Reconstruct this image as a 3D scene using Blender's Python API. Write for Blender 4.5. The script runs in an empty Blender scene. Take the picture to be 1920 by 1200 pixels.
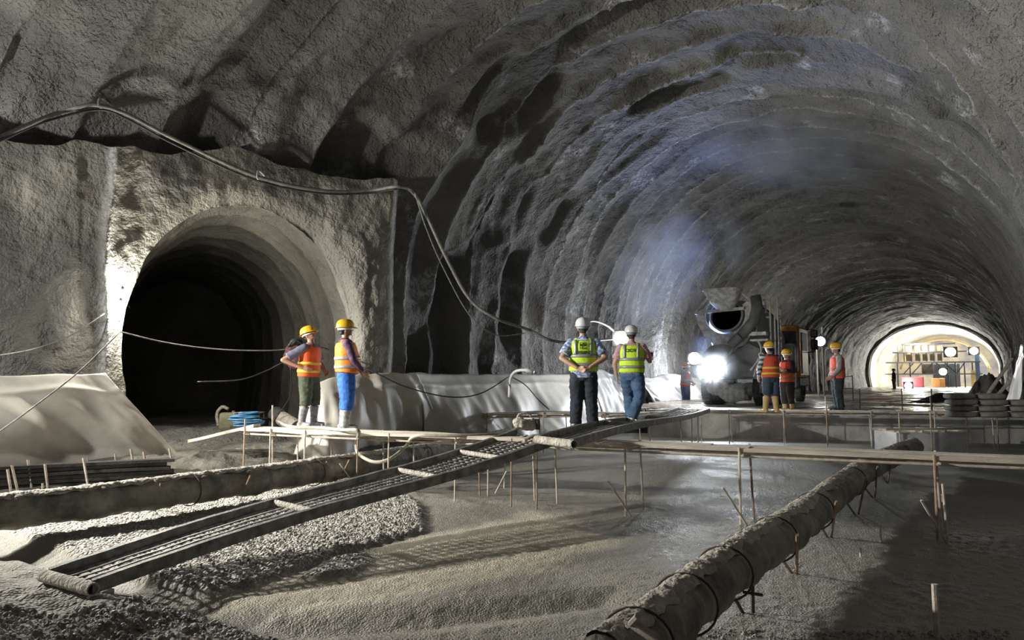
import bpy, bmesh, math, random
import numpy as np
from mathutils import Vector, Matrix, Euler, noise as mnoise

random.seed(7)
rng = np.random.default_rng(7)
SC = bpy.context.scene
COL = SC.collection

# ------------------------------------------------------------------ camera
F_PX, HOR, CAM_Z = 1350.0, 710.0, 1.72
PITCH = math.atan((HOR - 600) / F_PX)
cam_d = bpy.data.cameras.new('camera')
cam_d.sensor_width = 36.0
cam_d.lens = 36.0 * F_PX / 1920.0
cam_d.clip_end = 300
cam = bpy.data.objects.new('camera', cam_d)
COL.objects.link(cam)
cam.location = (0, 0, CAM_Z)
cam.rotation_euler = (math.pi / 2 + PITCH, 0, 0)
SC.camera = cam

# ------------------------------------------------------------------ world, exposure
wd = bpy.data.worlds.new('world'); SC.world = wd
wd.use_nodes = True
wd.node_tree.nodes['Background'].inputs[0].default_value = (0.55, 0.6, 0.68, 1)
wd.node_tree.nodes['Background'].inputs[1].default_value = 0.05
vs = SC.view_settings
vs.view_transform = 'Standard'; vs.look = 'None'; vs.gamma = 1.0; vs.use_curve_mapping = False
vs.exposure = 0.1

# tunnel frame: s runs along the main tunnel, w across it (positive to the right)
ALPHA = math.radians(33.6)
AX = Vector((math.sin(ALPHA), math.cos(ALPHA), 0)); LX = Vector((math.cos(ALPHA), -math.sin(ALPHA), 0))
def SW(s, w, z=0.0):
    return AX * s + LX * w + Vector((0, 0, z))
ROAD = 0.85       # level of the roadway and of the plank walkways

def ray(px, py):
    cx, cy = (px - 960) / F_PX, (600 - py) / F_PX
    return Vector((cx, math.cos(PITCH) - math.sin(PITCH) * cy, math.sin(PITCH) + math.cos(PITCH) * cy))
def G(px, py, z=0.0):
    """ground point seen at a place of the photograph, on the level z"""
    r = ray(px, py); k = (z - CAM_Z) / r.z
    return Vector((0, 0, CAM_Z)) + r * k
def D(px, py, d):
    """point seen at a place of the photograph, at distance d along the view"""
    r = ray(px, py)
    return Vector((0, 0, CAM_Z)) + r * (d / r.y)

# ------------------------------------------------------------------ lamps (large ones) and added fill lights
def light(name, kind, loc, power, color=(1, 1, 1), size=0.3, target=None, spot=None, blend=0.6):
    l = bpy.data.lights.new(name, kind)
    l.energy = power; l.color = color
    if kind == 'AREA': l.size = size
    else: l.shadow_soft_size = size
    if kind == 'SPOT': l.spot_size = math.radians(spot or 120); l.spot_blend = blend
    o = bpy.data.objects.new(name, l); COL.objects.link(o); o.location = loc
    if target is not None:
        o.rotation_euler = (Vector(target) - Vector(loc)).to_track_quat('-Z', 'Y').to_euler()
    return o
LAMP_LEFT = (-10.6, 8.0, 3.6)
light('floodlight_left', 'SPOT', LAMP_LEFT, 950, (1.0, 0.97, 0.9), 0.16, (3, 9.0, 4.2), 172, 0.3)
BULB_A, BULB_B = D(229, 552, 12.42), D(226, 573, 12.36)
light('passage_floor_fill', 'SPOT', D(232, 560, 11.9), 1000, (1.0, 0.96, 0.86), 0.06, (-1.6, 7.6, 0), 100, 0.5)  # added fill spot beside the bulbs, brightens the foreground floor; no such lamp
light('left_floor_fill', 'SPOT', Vector(LAMP_LEFT) + Vector((.3, 0, .2)), 5200, (1.0, 0.96, 0.88), 0.12, (3.2, 11.0, 0.9), 78, 0.6)  # added fill spot at the left lamp's place, brightens floor, people and planks
light('bulb_upper', 'POINT', BULB_A, 270, (1.0, 0.95, 0.82), 0.08)
light('bulb_lower', 'POINT', BULB_B, 270, (1.0, 0.95, 0.82), 0.08)
TRUCK_LAMP = D(1338, 690, 22.9)
light('truck_worklight', 'SPOT', TRUCK_LAMP + Vector((0, -0.16, 0)), 480, (0.86, 0.92, 1.0), 0.1, (-1.0, 8, 1.6), 150, 0.5)
light('haze_fill', 'SPOT', D(1300, 690, 25.5), 1700, (0.28, 0.42, 1.0), 0.15, D(1370, 380, 20), 64, 0.9)  # added blue spot that lights and tints the smoke; no lamp stands there
light('wall_worklight', 'POINT', D(1286, 690, 28.3), 260, (0.92, 0.96, 1.0), 0.15)
for i, (s_, w_, z_, p_) in enumerate([(88, -6.5, 5.2, 2300), (98, -3.0, 5.6, 2800), (93, -1.0, 3.6, 1500), (85.5, -7.5, 1.4, 400)]):
    light('portal_lamp', 'POINT', SW(s_, w_, z_), p_, (1.0, 0.98, 0.88), 0.3)
light('roadway_lamp', 'POINT', SW(40, -9.2, 3.0), 260, (1, 0.98, 0.9), 0.2)

# ------------------------------------------------------------------ materials
def nn(nt, t, **k):
    n = nt.nodes.new(t)
    for a, b in k.items():
        if a.startswith('i_'):
            key = a[2:]
            key = int(key) if key.isdigit() else key.replace('_', ' ')
            n.inputs[key].default_value = b
        else: setattr(n, a, b)
    return n
def ramp(nt, pts):
    r = nt.nodes.new('ShaderNodeValToRGB')
    e = r.color_ramp.elements
    while len(e) < len(pts): e.new(0.5)
    for x, (p, c) in zip(e, pts):
        x.position = p; x.color = (*c, 1) if len(c) == 3 else c
    return r
def g3(v): return (v, v, v)
MATS = {}
def mat(name, c1, c2=None, rough=0.7, scale=6.0, bump=0.0, bscale=40.0, metal=0.0, det=6.0, lo=0.35, hi=0.65, emit=None, estr=0.0, spec=0.5, stretch=None, sheen=0.0, voro=None):
    if name in MATS: return MATS[name]
    m = bpy.data.materials.new(name); m.use_nodes = True
    nt = m.node_tree; b = nt.nodes['Principled BSDF']; L = nt.links.new
    tc = nn(nt, 'ShaderNodeTexCoord')
    mp = nn(nt, 'ShaderNodeMapping')
    L(tc.outputs['Object'], mp.inputs[0])
    if stretch: mp.inputs['Scale'].default_value = stretch
    b.inputs['Roughness'].default_value = rough; b.inputs['Metallic'].default_value = metal
    b.inputs['Specular IOR Level'].default_value = spec
    if c2 is None: c2 = tuple(x * 0.7 for x in c1)
    n = nn(nt, 'ShaderNodeTexNoise', i_Scale=scale, i_Detail=det, i_Roughness=0.62)
    L(mp.outputs[0], n.inputs['Vector'])
    r = ramp(nt, [(lo, c2), (hi, c1)])
    L(n.outputs['Fac'], r.inputs[0]); L(r.outputs[0], b.inputs['Base Color'])
    if bump:
        if voro:
            n2 = nn(nt, 'ShaderNodeTexVoronoi', i_Scale=voro)
            L(mp.outputs[0], n2.inputs['Vector']); o = n2.outputs['Distance']
        else:
            n2 = nn(nt, 'ShaderNodeTexNoise', i_Scale=bscale, i_Detail=4.0)
            L(mp.outputs[0], n2.inputs['Vector']); o = n2.outputs['Fac']
        bp = nn(nt, 'ShaderNodeBump', i_Strength=1.0, i_Distance=bump)
        L(o, bp.inputs['Height']); L(bp.outputs[0], b.inputs['Normal'])
    if emit:
        b.inputs['Emission Color'].default_value = (*emit, 1); b.inputs['Emission Strength'].default_value = estr
    MATS[name] = m
    return m

def shotcrete(name, dark, lightc, bump=0.05, streak=0.5, rough=0.85):
    m = bpy.data.materials.new(name); m.use_nodes = True
    nt = m.node_tree; b = nt.nodes['Principled BSDF']; L = nt.links.new
    tc = nn(nt, 'ShaderNodeTexCoord')
    n1 = nn(nt, 'ShaderNodeTexNoise', i_Scale=0.55, i_Detail=5.0, i_Roughness=0.6)
    L(tc.outputs['Object'], n1.inputs['Vector'])
    r1 = ramp(nt, [(0.3, dark), (0.62, lightc)])
    L(n1.outputs['Fac'], r1.inputs[0])
    # lime runs left by seeping water: attribute "lime" marks the places
    at = nn(nt, 'ShaderNodeAttribute', attribute_name='lime')
    n2 = nn(nt, 'ShaderNodeTexNoise', i_Scale=9.0, i_Detail=6.0, i_Roughness=0.75)
    L(tc.outputs['Object'], n2.inputs['Vector'])
    mu = nn(nt, 'ShaderNodeMath', operation='MULTIPLY'); L(at.outputs['Fac'], mu.inputs[0])
    r2 = ramp(nt, [(0.42, g3(0)), (0.6, g3(1))]); L(n2.outputs['Fac'], r2.inputs[0]); L(r2.outputs[0], mu.inputs[1])
    mx = nn(nt, 'ShaderNodeMix', data_type='RGBA'); L(mu.outputs[0], mx.inputs[0])
    L(r1.outputs[0], mx.inputs[6]); mx.inputs[7].default_value = (0.62, 0.63, 0.66, 1)
    wt = nn(nt, 'ShaderNodeAttribute', attribute_name='wet'); mw = nn(nt, 'ShaderNodeMix', data_type='RGBA'); L(wt.outputs['Fac'], mw.inputs[0])  # "wet" also carries painted shade: vault hollows, deep passage, left of the face
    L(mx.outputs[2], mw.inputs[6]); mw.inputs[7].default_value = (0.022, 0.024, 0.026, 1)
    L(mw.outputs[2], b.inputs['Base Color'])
    n3 = nn(nt, 'ShaderNodeTexNoise', i_Scale=19.0, i_Detail=3.0, i_Roughness=0.6)
    L(tc.outputs['Object'], n3.inputs['Vector'])
    n4 = nn(nt, 'ShaderNodeTexNoise', i_Scale=4.0, i_Detail=4.0)
    L(tc.outputs['Object'], n4.inputs['Vector'])
    b1 = nn(nt, 'ShaderNodeBump', i_Strength=1.0, i_Distance=bump); L(n3.outputs['Fac'], b1.inputs['Height'])
    b2 = nn(nt, 'ShaderNodeBump', i_Strength=0.6, i_Distance=bump * 3); L(n4.outputs['Fac'], b2.inputs['Height'])
    L(b1.outputs[0], b2.inputs['Normal']); L(b2.outputs[0], b.inputs['Normal'])
    rr = nn(nt, 'ShaderNodeMapRange', i_1=0.35, i_2=0.65, i_3=rough - 0.25, i_4=rough)
    L(n1.outputs['Fac'], rr.inputs[0]); L(rr.outputs[0], b.inputs['Roughness'])
    return m

M_VAULT = shotcrete('shotcrete_grey', (0.10, 0.10, 0.098), (0.26, 0.255, 0.24), 0.085)
M_FACE = shotcrete('shotcrete_portal', (0.13, 0.128, 0.115), (0.33, 0.32, 0.285), 0.045)
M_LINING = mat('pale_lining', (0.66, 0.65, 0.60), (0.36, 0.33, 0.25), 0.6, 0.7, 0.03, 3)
M_CONC = mat('cast_concrete', (0.52, 0.52, 0.49), (0.30, 0.30, 0.285), 0.7, 2.5, 0.01, 30)
M_PIPE = mat('pipe_felt', (0.36, 0.34, 0.29), (0.13, 0.125, 0.11), 0.85, 3.5, 0.02, 18)
M_CRUST = mat('cement_crust', (0.60, 0.57, 0.50), (0.36, 0.34, 0.30), 0.95, 9, 0.04, 30)
M_PLANK = mat('weathered_board', (0.78, 0.72, 0.61), (0.50, 0.45, 0.38), 0.8, 2.2, 0.006, 30, stretch=(1, 1, 6))
M_DARKWOOD = mat('dark_batten', (0.055, 0.05, 0.048), (0.022, 0.021, 0.02), 0.7, 3, 0.01, 20)
M_REBAR = mat('rebar_rust', (0.46, 0.33, 0.25), (0.26, 0.19, 0.15), 0.75, 14, 0.004, 120)
M_REBARD = mat('rebar_dark', (0.10, 0.08, 0.07), (0.05, 0.045, 0.04), 0.7, 14, 0.004, 120)
M_REBARC = mat('rebar_cement', (0.72, 0.66, 0.58), (0.45, 0.38, 0.31), 0.85, 10, 0.004, 80)
M_STEEL = mat('cement_spattered_steel', (0.30, 0.295, 0.28), (0.11, 0.11, 0.108), 0.6, 9, 0.006, 40, metal=0.35)
M_STEELD = mat('dark_steel', (0.10, 0.10, 0.10), (0.045, 0.045, 0.047), 0.5, 9, 0.004, 40, metal=0.6)
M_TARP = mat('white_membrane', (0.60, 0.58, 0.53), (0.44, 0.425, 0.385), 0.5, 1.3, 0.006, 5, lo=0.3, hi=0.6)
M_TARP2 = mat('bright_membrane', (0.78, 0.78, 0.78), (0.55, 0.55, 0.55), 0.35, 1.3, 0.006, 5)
M_CABLE = mat('grey_cable', (0.33, 0.32, 0.30), (0.15, 0.15, 0.145), 0.55, 8)
M_CABLED = mat('black_cable', (0.05, 0.05, 0.05), (0.025, 0.025, 0.025), 0.5, 8)
M_HOSE = mat('cement_hose', (0.58, 0.54, 0.45), (0.36, 0.33, 0.27), 0.7, 6, 0.003, 60)
M_WHITE = mat('white_paint', (0.80, 0.81, 0.84), (0.55, 0.56, 0.58), 0.6, 3.5, 0.003, 20, lo=0.25, hi=0.5)
M_BLACK = mat('black_rubber', (0.03, 0.03, 0.032), (0.016, 0.016, 0.016), 0.6, 10, 0.004, 40)
M_SACK = mat('cement_sack', (0.33, 0.32, 0.29), (0.2, 0.19, 0.17), 0.85, 5, 0.01, 30)
# ------------------------------------------------------------------ mesh helpers
def tag(o, label=None, cat=None, group=None, kind=None):
    if label: o['label'] = label
    if cat: o['category'] = cat
    if group: o['group'] = group
    if kind: o['kind'] = kind
    return o
def empty(name, loc=(0, 0, 0), rz=0.0, parent=None):
    o = bpy.data.objects.new(name, None); COL.objects.link(o)
    o.location = loc; o.rotation_euler = (0, 0, rz)
    o.empty_display_size = 0.2
    if parent: o.parent = parent
    return o
def from_arrays(name, V, Fq, m, parent=None, smooth=True, attrs=None):
    me = bpy.data.meshes.new(name)
    V = np.asarray(V, dtype=np.float32); Fq = np.asarray(Fq, dtype=np.int32)
    me.vertices.add(len(V)); me.vertices.foreach_set('co', V.ravel())
    k = Fq.shape[1]
    me.loops.add(Fq.size); me.loops.foreach_set('vertex_index', Fq.ravel())
    me.polygons.add(len(Fq))
    me.polygons.foreach_set('loop_start', np.arange(0, Fq.size, k, dtype=np.int32))
    me.polygons.foreach_set('loop_total', np.full(len(Fq), k, dtype=np.int32))
    me.polygons.foreach_set('use_smooth', np.full(len(Fq), smooth, dtype=bool))
    me.update(calc_edges=True); me.validate()
    if attrs:
        for an, av in attrs.items():
            a = me.attributes.new(an, 'FLOAT', 'POINT'); a.data.foreach_set('value', np.asarray(av, dtype=np.float32).ravel())
    me.materials.append(m)
    o = bpy.data.objects.new(name, me); COL.objects.link(o)
    if parent: o.parent = parent
    return o
def grid_faces(nr, nc, wrap=False):
    r = np.arange(nr - 1)[:, None]; c = np.arange(nc if wrap else nc - 1)[None, :]
    c2 = (c + 1) % nc
    a = r * nc + c; b = r * nc + c2; d = (r + 1) * nc + c; e = (r + 1) * nc + c2
    return np.stack([a, b, e, d], -1).reshape(-1, 4)

class MB:
    def __init__(self): self.v = []; self.f = []
    def add(self, vs_, fs_):
        n = len(self.v); self.v += [tuple(x) for x in vs_]; self.f += [tuple(i + n for i in f) for f in fs_]
        return self
    def box(self, c, s, rot=None, bev=0.0):
        hx, hy, hz = s[0] / 2, s[1] / 2, s[2] / 2
        if bev > 0:
            b = min(bev, hx * .9, hy * .9, hz * .9)
            bm = bmesh.new(); bmesh.ops.create_cube(bm, size=1)
            for v in bm.verts: v.co = Vector((v.co.x * s[0], v.co.y * s[1], v.co.z * s[2]))
            bmesh.ops.bevel(bm, geom=bm.edges[:], offset=b, segments=2, affect='EDGES', profile=0.5)
            P = [v.co.copy() for v in bm.verts]; bm.verts.index_update()
            Fs = [[v.index for v in f.verts] for f in bm.faces]; bm.free()
        else:
            P = [Vector((x, y, z)) for x in (-hx, hx) for y in (-hy, hy) for z in (-hz, hz)]
            Fs = [(0, 1, 3, 2), (4, 6, 7, 5), (0, 4, 5, 1), (2, 3, 7, 6), (0, 2, 6, 4), (1, 5, 7, 3)]
        R = rot if isinstance(rot, Matrix) else (Euler(rot).to_matrix() if rot else None)
        c = Vector(c)
        P = [((R @ p) if R else p) + c for p in P]
        return self.add(P, Fs)
    def beam(self, a, b, wdt, hgt, up=Vector((0, 0, 1)), bev=0.0):
        a, b = Vector(a), Vector(b); y = (b - a).normalized(); x = y.cross(up)
        if x.length < 1e-4: x = y.cross(Vector((1, 0, 0)))
        x.normalize(); z = x.cross(y)
        R = Matrix((x, y, z)).transposed()
        return self.box((a + b) / 2, (wdt, (b - a).length, hgt), R, bev)
    def tube(self, pts, r, seg=8, caps=True, ell=None, side=None, wob=0.0):
        pts = [Vector(p) for p in pts]; n = len(pts)
        rs = r if isinstance(r, (list, tuple)) else [r] * n
        V, Fs = [], []
        prev = None
        for i, p in enumerate(pts):
            t = (pts[min(i + 1, n - 1)] - pts[max(i - 1, 0)]).normalized()
            if side is not None:
                u = Vector(side) - t * Vector(side).dot(t)
            elif prev is None:
                u = t.cross(Vector((0, 0, 1)))
                if u.length < 1e-3: u = t.cross(Vector((0, 1, 0)))
            else: u = prev - t * prev.dot(t)
            u.normalize(); prev = u; w_ = t.cross(u)
            rr = rs[i]
            ru, rw = (rr if isinstance(rr, tuple) else (rr, rr * (ell or 1.0)))
            for k in range(seg):
                a = 2 * math.pi * k / seg
                q = 1 + (wob * (mnoise.noise(p * 3 + Vector((math.cos(a), math.sin(a), 0)))) if wob else 0)
                V.append(p + u * math.cos(a) * ru * q + w_ * math.sin(a) * rw * q)
        for i in range(n - 1):
            for k in range(seg):
                k2 = (k + 1) % seg
                Fs.append((i * seg + k, i * seg + k2, (i + 1) * seg + k2, (i + 1) * seg + k))
        if caps:
            Fs.append(tuple(range(seg))[::-1]); Fs.append(tuple((n - 1) * seg + k for k in range(seg)))
        return self.add(V, Fs)
    def ball(self, c, r, nu=12, nv=8, rot=None):
        r = r if isinstance(r, (tuple, list)) else (r, r, r)
        V, Fs = [], []
        R = Euler(rot).to_matrix() if rot else None
        for j in range(nv + 1):
            th = math.pi * j / nv
            for i in range(nu):
                ph = 2 * math.pi * i / nu
                p = Vector((math.sin(th) * math.cos(ph) * r[0], math.sin(th) * math.sin(ph) * r[1], math.cos(th) * r[2]))
                V.append((R @ p if R else p) + Vector(c))
        for j in range(nv):
            for i in range(nu):
                i2 = (i + 1) % nu
                Fs.append((j * nu + i, (j + 1) * nu + i, (j + 1) * nu + i2, j * nu + i2))
        return self.add(V, Fs)
    def lathe(self, prof, c=(0, 0, 0), axis='z', seg=24, sx=1, sy=1, caps=False):
        V, Fs = [], []; n = len(prof)
        for (r, h) in prof:
            for k in range(seg):
                a = 2 * math.pi * k / seg
                p = (r * math.cos(a) * sx, r * math.sin(a) * sy, h)
                if axis == 'y': p = (p[0], h, p[1])
                if axis == 'x': p = (h, p[0], p[1])
                V.append(Vector(p) + Vector(c))
        for i in range(n - 1):
            for k in range(seg):
                k2 = (k + 1) % seg
                Fs.append((i * seg + k, i * seg + k2, (i + 1) * seg + k2, (i + 1) * seg + k))
        if caps:
            Fs.append(tuple(range(seg))[::-1]); Fs.append(tuple((n - 1) * seg + k for k in range(seg)))
        return self.add(V, Fs)
    def extrude(self, poly, h, M=None):
        """poly: list of (x, y) in a plane, thickness h, placed by matrix M"""
        n = len(poly); M = M or Matrix.Identity(4)
        V = [M @ Vector((x, y, 0)) for x, y in poly] + [M @ Vector((x, y, h)) for x, y in poly]
        Fs = [tuple(range(n))[::-1], tuple(range(n, 2 * n))] + [(i, (i + 1) % n, n + (i + 1) % n, n + i) for i in range(n)]
        return self.add(V, Fs)
    def build(self, name, m, parent=None, smooth=False, label=None):
        me = bpy.data.meshes.new(name)
        me.from_pydata([tuple(v) for v in self.v], [], self.f)
        me.validate()
        bm = bmesh.new(); bm.from_mesh(me); bmesh.ops.recalc_face_normals(bm, faces=bm.faces[:]); bm.to_mesh(me); bm.free()
        if smooth:
            me.polygons.foreach_set('use_smooth', [True] * len(me.polygons))
            if smooth == 'auto':
                try: me.set_sharp_from_angle(angle=math.radians(40))
                except Exception: pass
        me.materials.append(m)
        o = bpy.data.objects.new(name, me); COL.objects.link(o)
        if parent: o.parent = parent
        if label: o['label'] = label
        return o
    def remesh(self, name, m, parent, vox=0.014, wrinkle=0.0, wscale=14, smooth_it=1):
        me = bpy.data.meshes.new('tmp'); me.from_pydata([tuple(v) for v in self.v], [], self.f)
        bm = bmesh.new(); bm.from_mesh(me); bmesh.ops.recalc_face_normals(bm, faces=bm.faces[:]); bm.to_mesh(me); bm.free()
        o = bpy.data.objects.new('tmp', me); COL.objects.link(o)
        md = o.modifiers.new('r', 'REMESH'); md.mode = 'VOXEL'; md.voxel_size = vox
        if smooth_it:
            sm = o.modifiers.new('s', 'SMOOTH'); sm.factor = 0.5; sm.iterations = smooth_it
        dg = bpy.context.evaluated_depsgraph_get(); dg.update()
        m2 = bpy.data.meshes.new_from_object(o.evaluated_get(dg))
        bpy.data.objects.remove(o); bpy.data.meshes.remove(me)
        if wrinkle:
            for v in m2.vertices:
                c = v.co
                k = mnoise.noise(Vector((c.x * wscale, c.y * wscale, c.z * wscale * 1.7))) + 0.5 * mnoise.noise(c * wscale * 2.3)
                v.co = c + v.normal * k * wrinkle
        m2.polygons.foreach_set('use_smooth', [True] * len(m2.polygons))
        m2.materials.clear(); m2.materials.append(m); m2.name = name
        o = bpy.data.objects.new(name, m2); COL.objects.link(o)
        if parent: o.parent = parent
        return o
def catmull(pts, n=8):
    pts = [Vector(p) for p in pts]; out = []
    P = [pts[0] * 2 - pts[1]] + pts + [pts[-1] * 2 - pts[-2]]
    for i in range(1, len(P) - 2):
        for k in range(n):
            t = k / n
            out.append(0.5 * ((2 * P[i]) + (P[i + 1] - P[i - 1]) * t + (2 * P[i - 1] - 5 * P[i] + 4 * P[i + 1] - P[i + 2]) * t * t + (3 * P[i] - P[i - 1] - 3 * P[i + 1] + P[i + 2]) * t ** 3))
    out.append(pts[-1]); return out

# lattice noise on arrays
_H = rng.random(65536).astype(np.float32)
def vn(x, y, z, seed=0):
    xi, yi, zi = np.floor(x).astype(np.int64), np.floor(y).astype(np.int64), np.floor(z).astype(np.int64)
    fx, fy, fz = x - xi, y - yi, z - zi
    fx, fy, fz = [f * f * (3 - 2 * f) for f in (fx, fy, fz)]
    def h(a, b, c): return _H[(a * 73856093 ^ b * 19349663 ^ c * 83492791 ^ (seed * 2654435)) & 65535]
    r = 0
    for dx in (0, 1):
        for dy in (0, 1):
            for dz in (0, 1):
                wgt = (fx if dx else 1 - fx) * (fy if dy else 1 - fy) * (fz if dz else 1 - fz)
                r = r + wgt * h(xi + dx, yi + dy, zi + dz)
    return r * 2 - 1
def fbm(x, y, z, seed=0, o=4):
    r = 0; a = 1.0
    for i in range(o):
        r = r + a * vn(x * 2 ** i, y * 2 ** i, z * 2 ** i, seed + i); a *= 0.5
    return r
def sst(a, b, x):
    t = np.clip((x - a) / (b - a), 0, 1); return t * t * (3 - 2 * t)
# ------------------------------------------------------------------ main vault
S_PORTAL = 84.0
CORNER = (-2.42, 15.0)
def wL_of(s):
    near = -10.9 - 0.52 * np.clip(11.6 - s, 0, 30)
    return np.where(s < 11.6, np.maximum(near, -17.5), -10.9)
def vault_section(s, t):
    """s, t arrays; t 0..1 runs from the left foot over the crown to the right foot. -> w, z and inward normal (nw, nz)"""
    wl = wL_of(s); wr = 1.0 + 1.6 * sst(8, -2, s)
    wc, a = (wl + wr) / 2, (wr - wl) / 2
    zs = 2.7 + 0.6 * sst(12, 6, s)
    crown = 8.75 - 1.3 * sst(26, 50, s)
    b = crown - zs
    # first and last tenth of the way are the side walls
    q = 0.13
    tt = np.clip((t - q) / (1 - 2 * q), 0, 1)
    th = math.pi * (1 - tt)
    w = wc + a * np.cos(th); z = zs + b * np.sin(th)
    nw, nz = -np.cos(th) / a, -np.sin(th) / b
    k = np.sqrt(nw ** 2 + nz ** 2); nw, nz = nw / k, nz / k
    left, right = t < q, t > 1 - q
    z = np.where(left, -0.3 + (zs + 0.3) * t / q, z); w = np.where(left, wl + 0.35 * (1 - t / q) ** 2, w)
    z = np.where(right, -0.3 + (zs + 0.3) * (1 - t) / q, z); w = np.where(right, wr - 0.2 * (1 - (1 - t) / q) ** 2, w)
    return w, z, nw, nz
def build_vault():
    s_ = np.concatenate([np.arange(-7, 4, 0.12), np.arange(4, 34, 0.045), np.arange(34, 52, 0.09), np.arange(52, S_PORTAL + 0.01, 0.16)])
    t_ = np.linspace(0, 1, 460)
    S, T = np.meshgrid(s_, t_, indexing='ij')
    w, z, nw, nz = vault_section(S, T)
    per = 1.2
    sj = S + 0.18 * vn(w * 0.25, z * 0.25, S * 0.1, 3) + 0.10 * vn(w * .8, z * .8, S * .3, 9)
    ph = np.mod(sj / per, 1.0); idx = np.floor(sj / per)
    sag = np.sin(math.pi * ph) ** 0.8                      # 0 at a steel rib, 1 between two
    amp = (0.075 + 0.085 * sst(30, 12, S)) + 0.05 * vn(idx * 3.1, T * 9, idx * 0, 5) + 0.05 * vn(idx * 1.7, T * 25, idx * 0, 6)
    near = sst(26, 10, S)
    d = -amp * sag * (0.75 + 0.6 * near)                    # hollows between the ribs
    # elongated pockets along the arch
    arc = T * 22
    pk = fbm(sj * 0.85, arc * 0.42, S * 0, 11, 3)
    d += 0.13 * pk * (0.5 + 0.9 * near)
    pk2 = vn(sj * 1.1, arc * 0.5, S * 0, 21)
    d -= 0.30 * sst(0.15, 0.55, pk2) * (0.25 + 0.75 * near)
    d += 0.035 * fbm(w * 1.6, z * 1.6, S * 1.6, 31, 3)
    d += 0.02 * vn(w * 7, z * 7, S * 7, 41)
    # a few ribs stand proud with a ragged lip
    lip = np.exp(-((ph - 0.02) / 0.03) ** 2) + np.exp(-((ph - 1.02) / 0.03) ** 2)
    strong = sst(0.1, 0.5, vn(idx * 2.3, T * 3.0, idx * 0, 51))
    for si, ta, tb in ((12, .12, .52), (13, .28, .60), (9, .34, .56), (15, .2, .45), (8, .5, .72), (18, .2, .6)):
        strong = np.maximum(strong, (idx == si) * sst(ta, ta + .03, T) * sst(tb, tb - .03, T) * 1.3)
    d += (0.025 + 0.05 * sst(26, 12, S)) * lip * strong * (0.6 + 0.5 * vn(T * 160, S * 3, S * 0, 61))
    lime = np.clip(lip * strong * 1.2, 0, 1)
    spots = fbm(w * 1.3, z * 1.3, S * 1.3, 71, 3)
    lime = np.maximum(lime, sst(0.62, 0.9, spots) * 0.9)
    runs = vn(S * 2.6, z * 0.35, w * 0.3, 81) * (T < 0.3)
    lime = np.maximum(lime, sst(0.62, 0.8, runs) * 0.8 * (T < 0.26))
    d += 0.03 * sst(0.62, 0.8, runs)
    w2 = w + nw * d; z2 = z + nz * d
    side = (T < 0.13) | (T > 0.87)
    w2 = np.where(T < 0.13, w + d, np.where(T > 0.87, w - d, w2)); z2 = np.where(side, z, z2)
    X = AX.x * S + LX.x * w2; Y = AX.y * S + LX.y * w2
    V = np.stack([X, Y, z2], -1).reshape(-1, 3)
    Fq = grid_faces(len(s_), len(t_))
    tt = (V[:, 0] - CORNER[0]) * -0.866 + (V[:, 1] - CORNER[1]) * -0.5; dd = (V[:, 0] - CORNER[0]) * -0.5 + (V[:, 1] - CORNER[1]) * 0.866
    hole = (((tt - 3.0) / 2.45) ** 2 + (np.maximum(V[:, 2] - 2.5, 0) / 2.85) ** 2 < 1) & (dd > 0.1)
    Fq = Fq[~hole[Fq].any(1)]
    o = from_arrays('ceiling', V, Fq, M_VAULT, attrs={'lime': lime, 'wet': 0.45 * sst(0.15, 0.6, pk2) * near + 0.35 * sst(0.1, 0.7, fbm(sj * .35, arc * .25, S * 0, 91, 3)) * sst(.02, .3, T) * sst(.6, .2, T)})  # hollows painted darker as shade, plus irregular dark patches
    tag(o, 'grey sprayed concrete vault of the main tunnel with rib hollows', 'tunnel vault', kind='structure')
build_vault()

# ------------------------------------------------------------------ portal face and the side passage behind it
FC = Vector((CORNER[0], CORNER[1], 0)); FD = Vector((-0.866, -0.5, 0)); FN = Vector((-0.5, 0.866, 0))   # along the face to the left; into the rock
def outline(n):
    """side passage opening: (t along the face, z)"""
    tc, hw, zb, zs, zc = 3.0, 2.02, 0.25, 2.55, 5.02
    pts = []
    arc_len = [zs - zb, math.pi * (hw + (zc - zs)) / 2, zs - zb]
    tot = sum(arc_len)
    for i in range(n):
        q = i / (n - 1) * tot
        if q < arc_len[0]: p = (tc - hw + 0.22 * (1 - q / arc_len[0]) ** 2, zb + q)
        elif q < arc_len[0] + arc_len[1]:
            th = math.pi * (q - arc_len[0]) / arc_len[1]; p = (tc - hw * math.cos(th), zs + (zc - zs) * math.sin(th))
        else:
            k = (q - arc_len[0] - arc_len[1]) / arc_len[2]; p = (tc + hw - 0.22 * k ** 2, zs - k * (zs - zb))
        pts.append(p)
    return np.array(pts)
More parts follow.
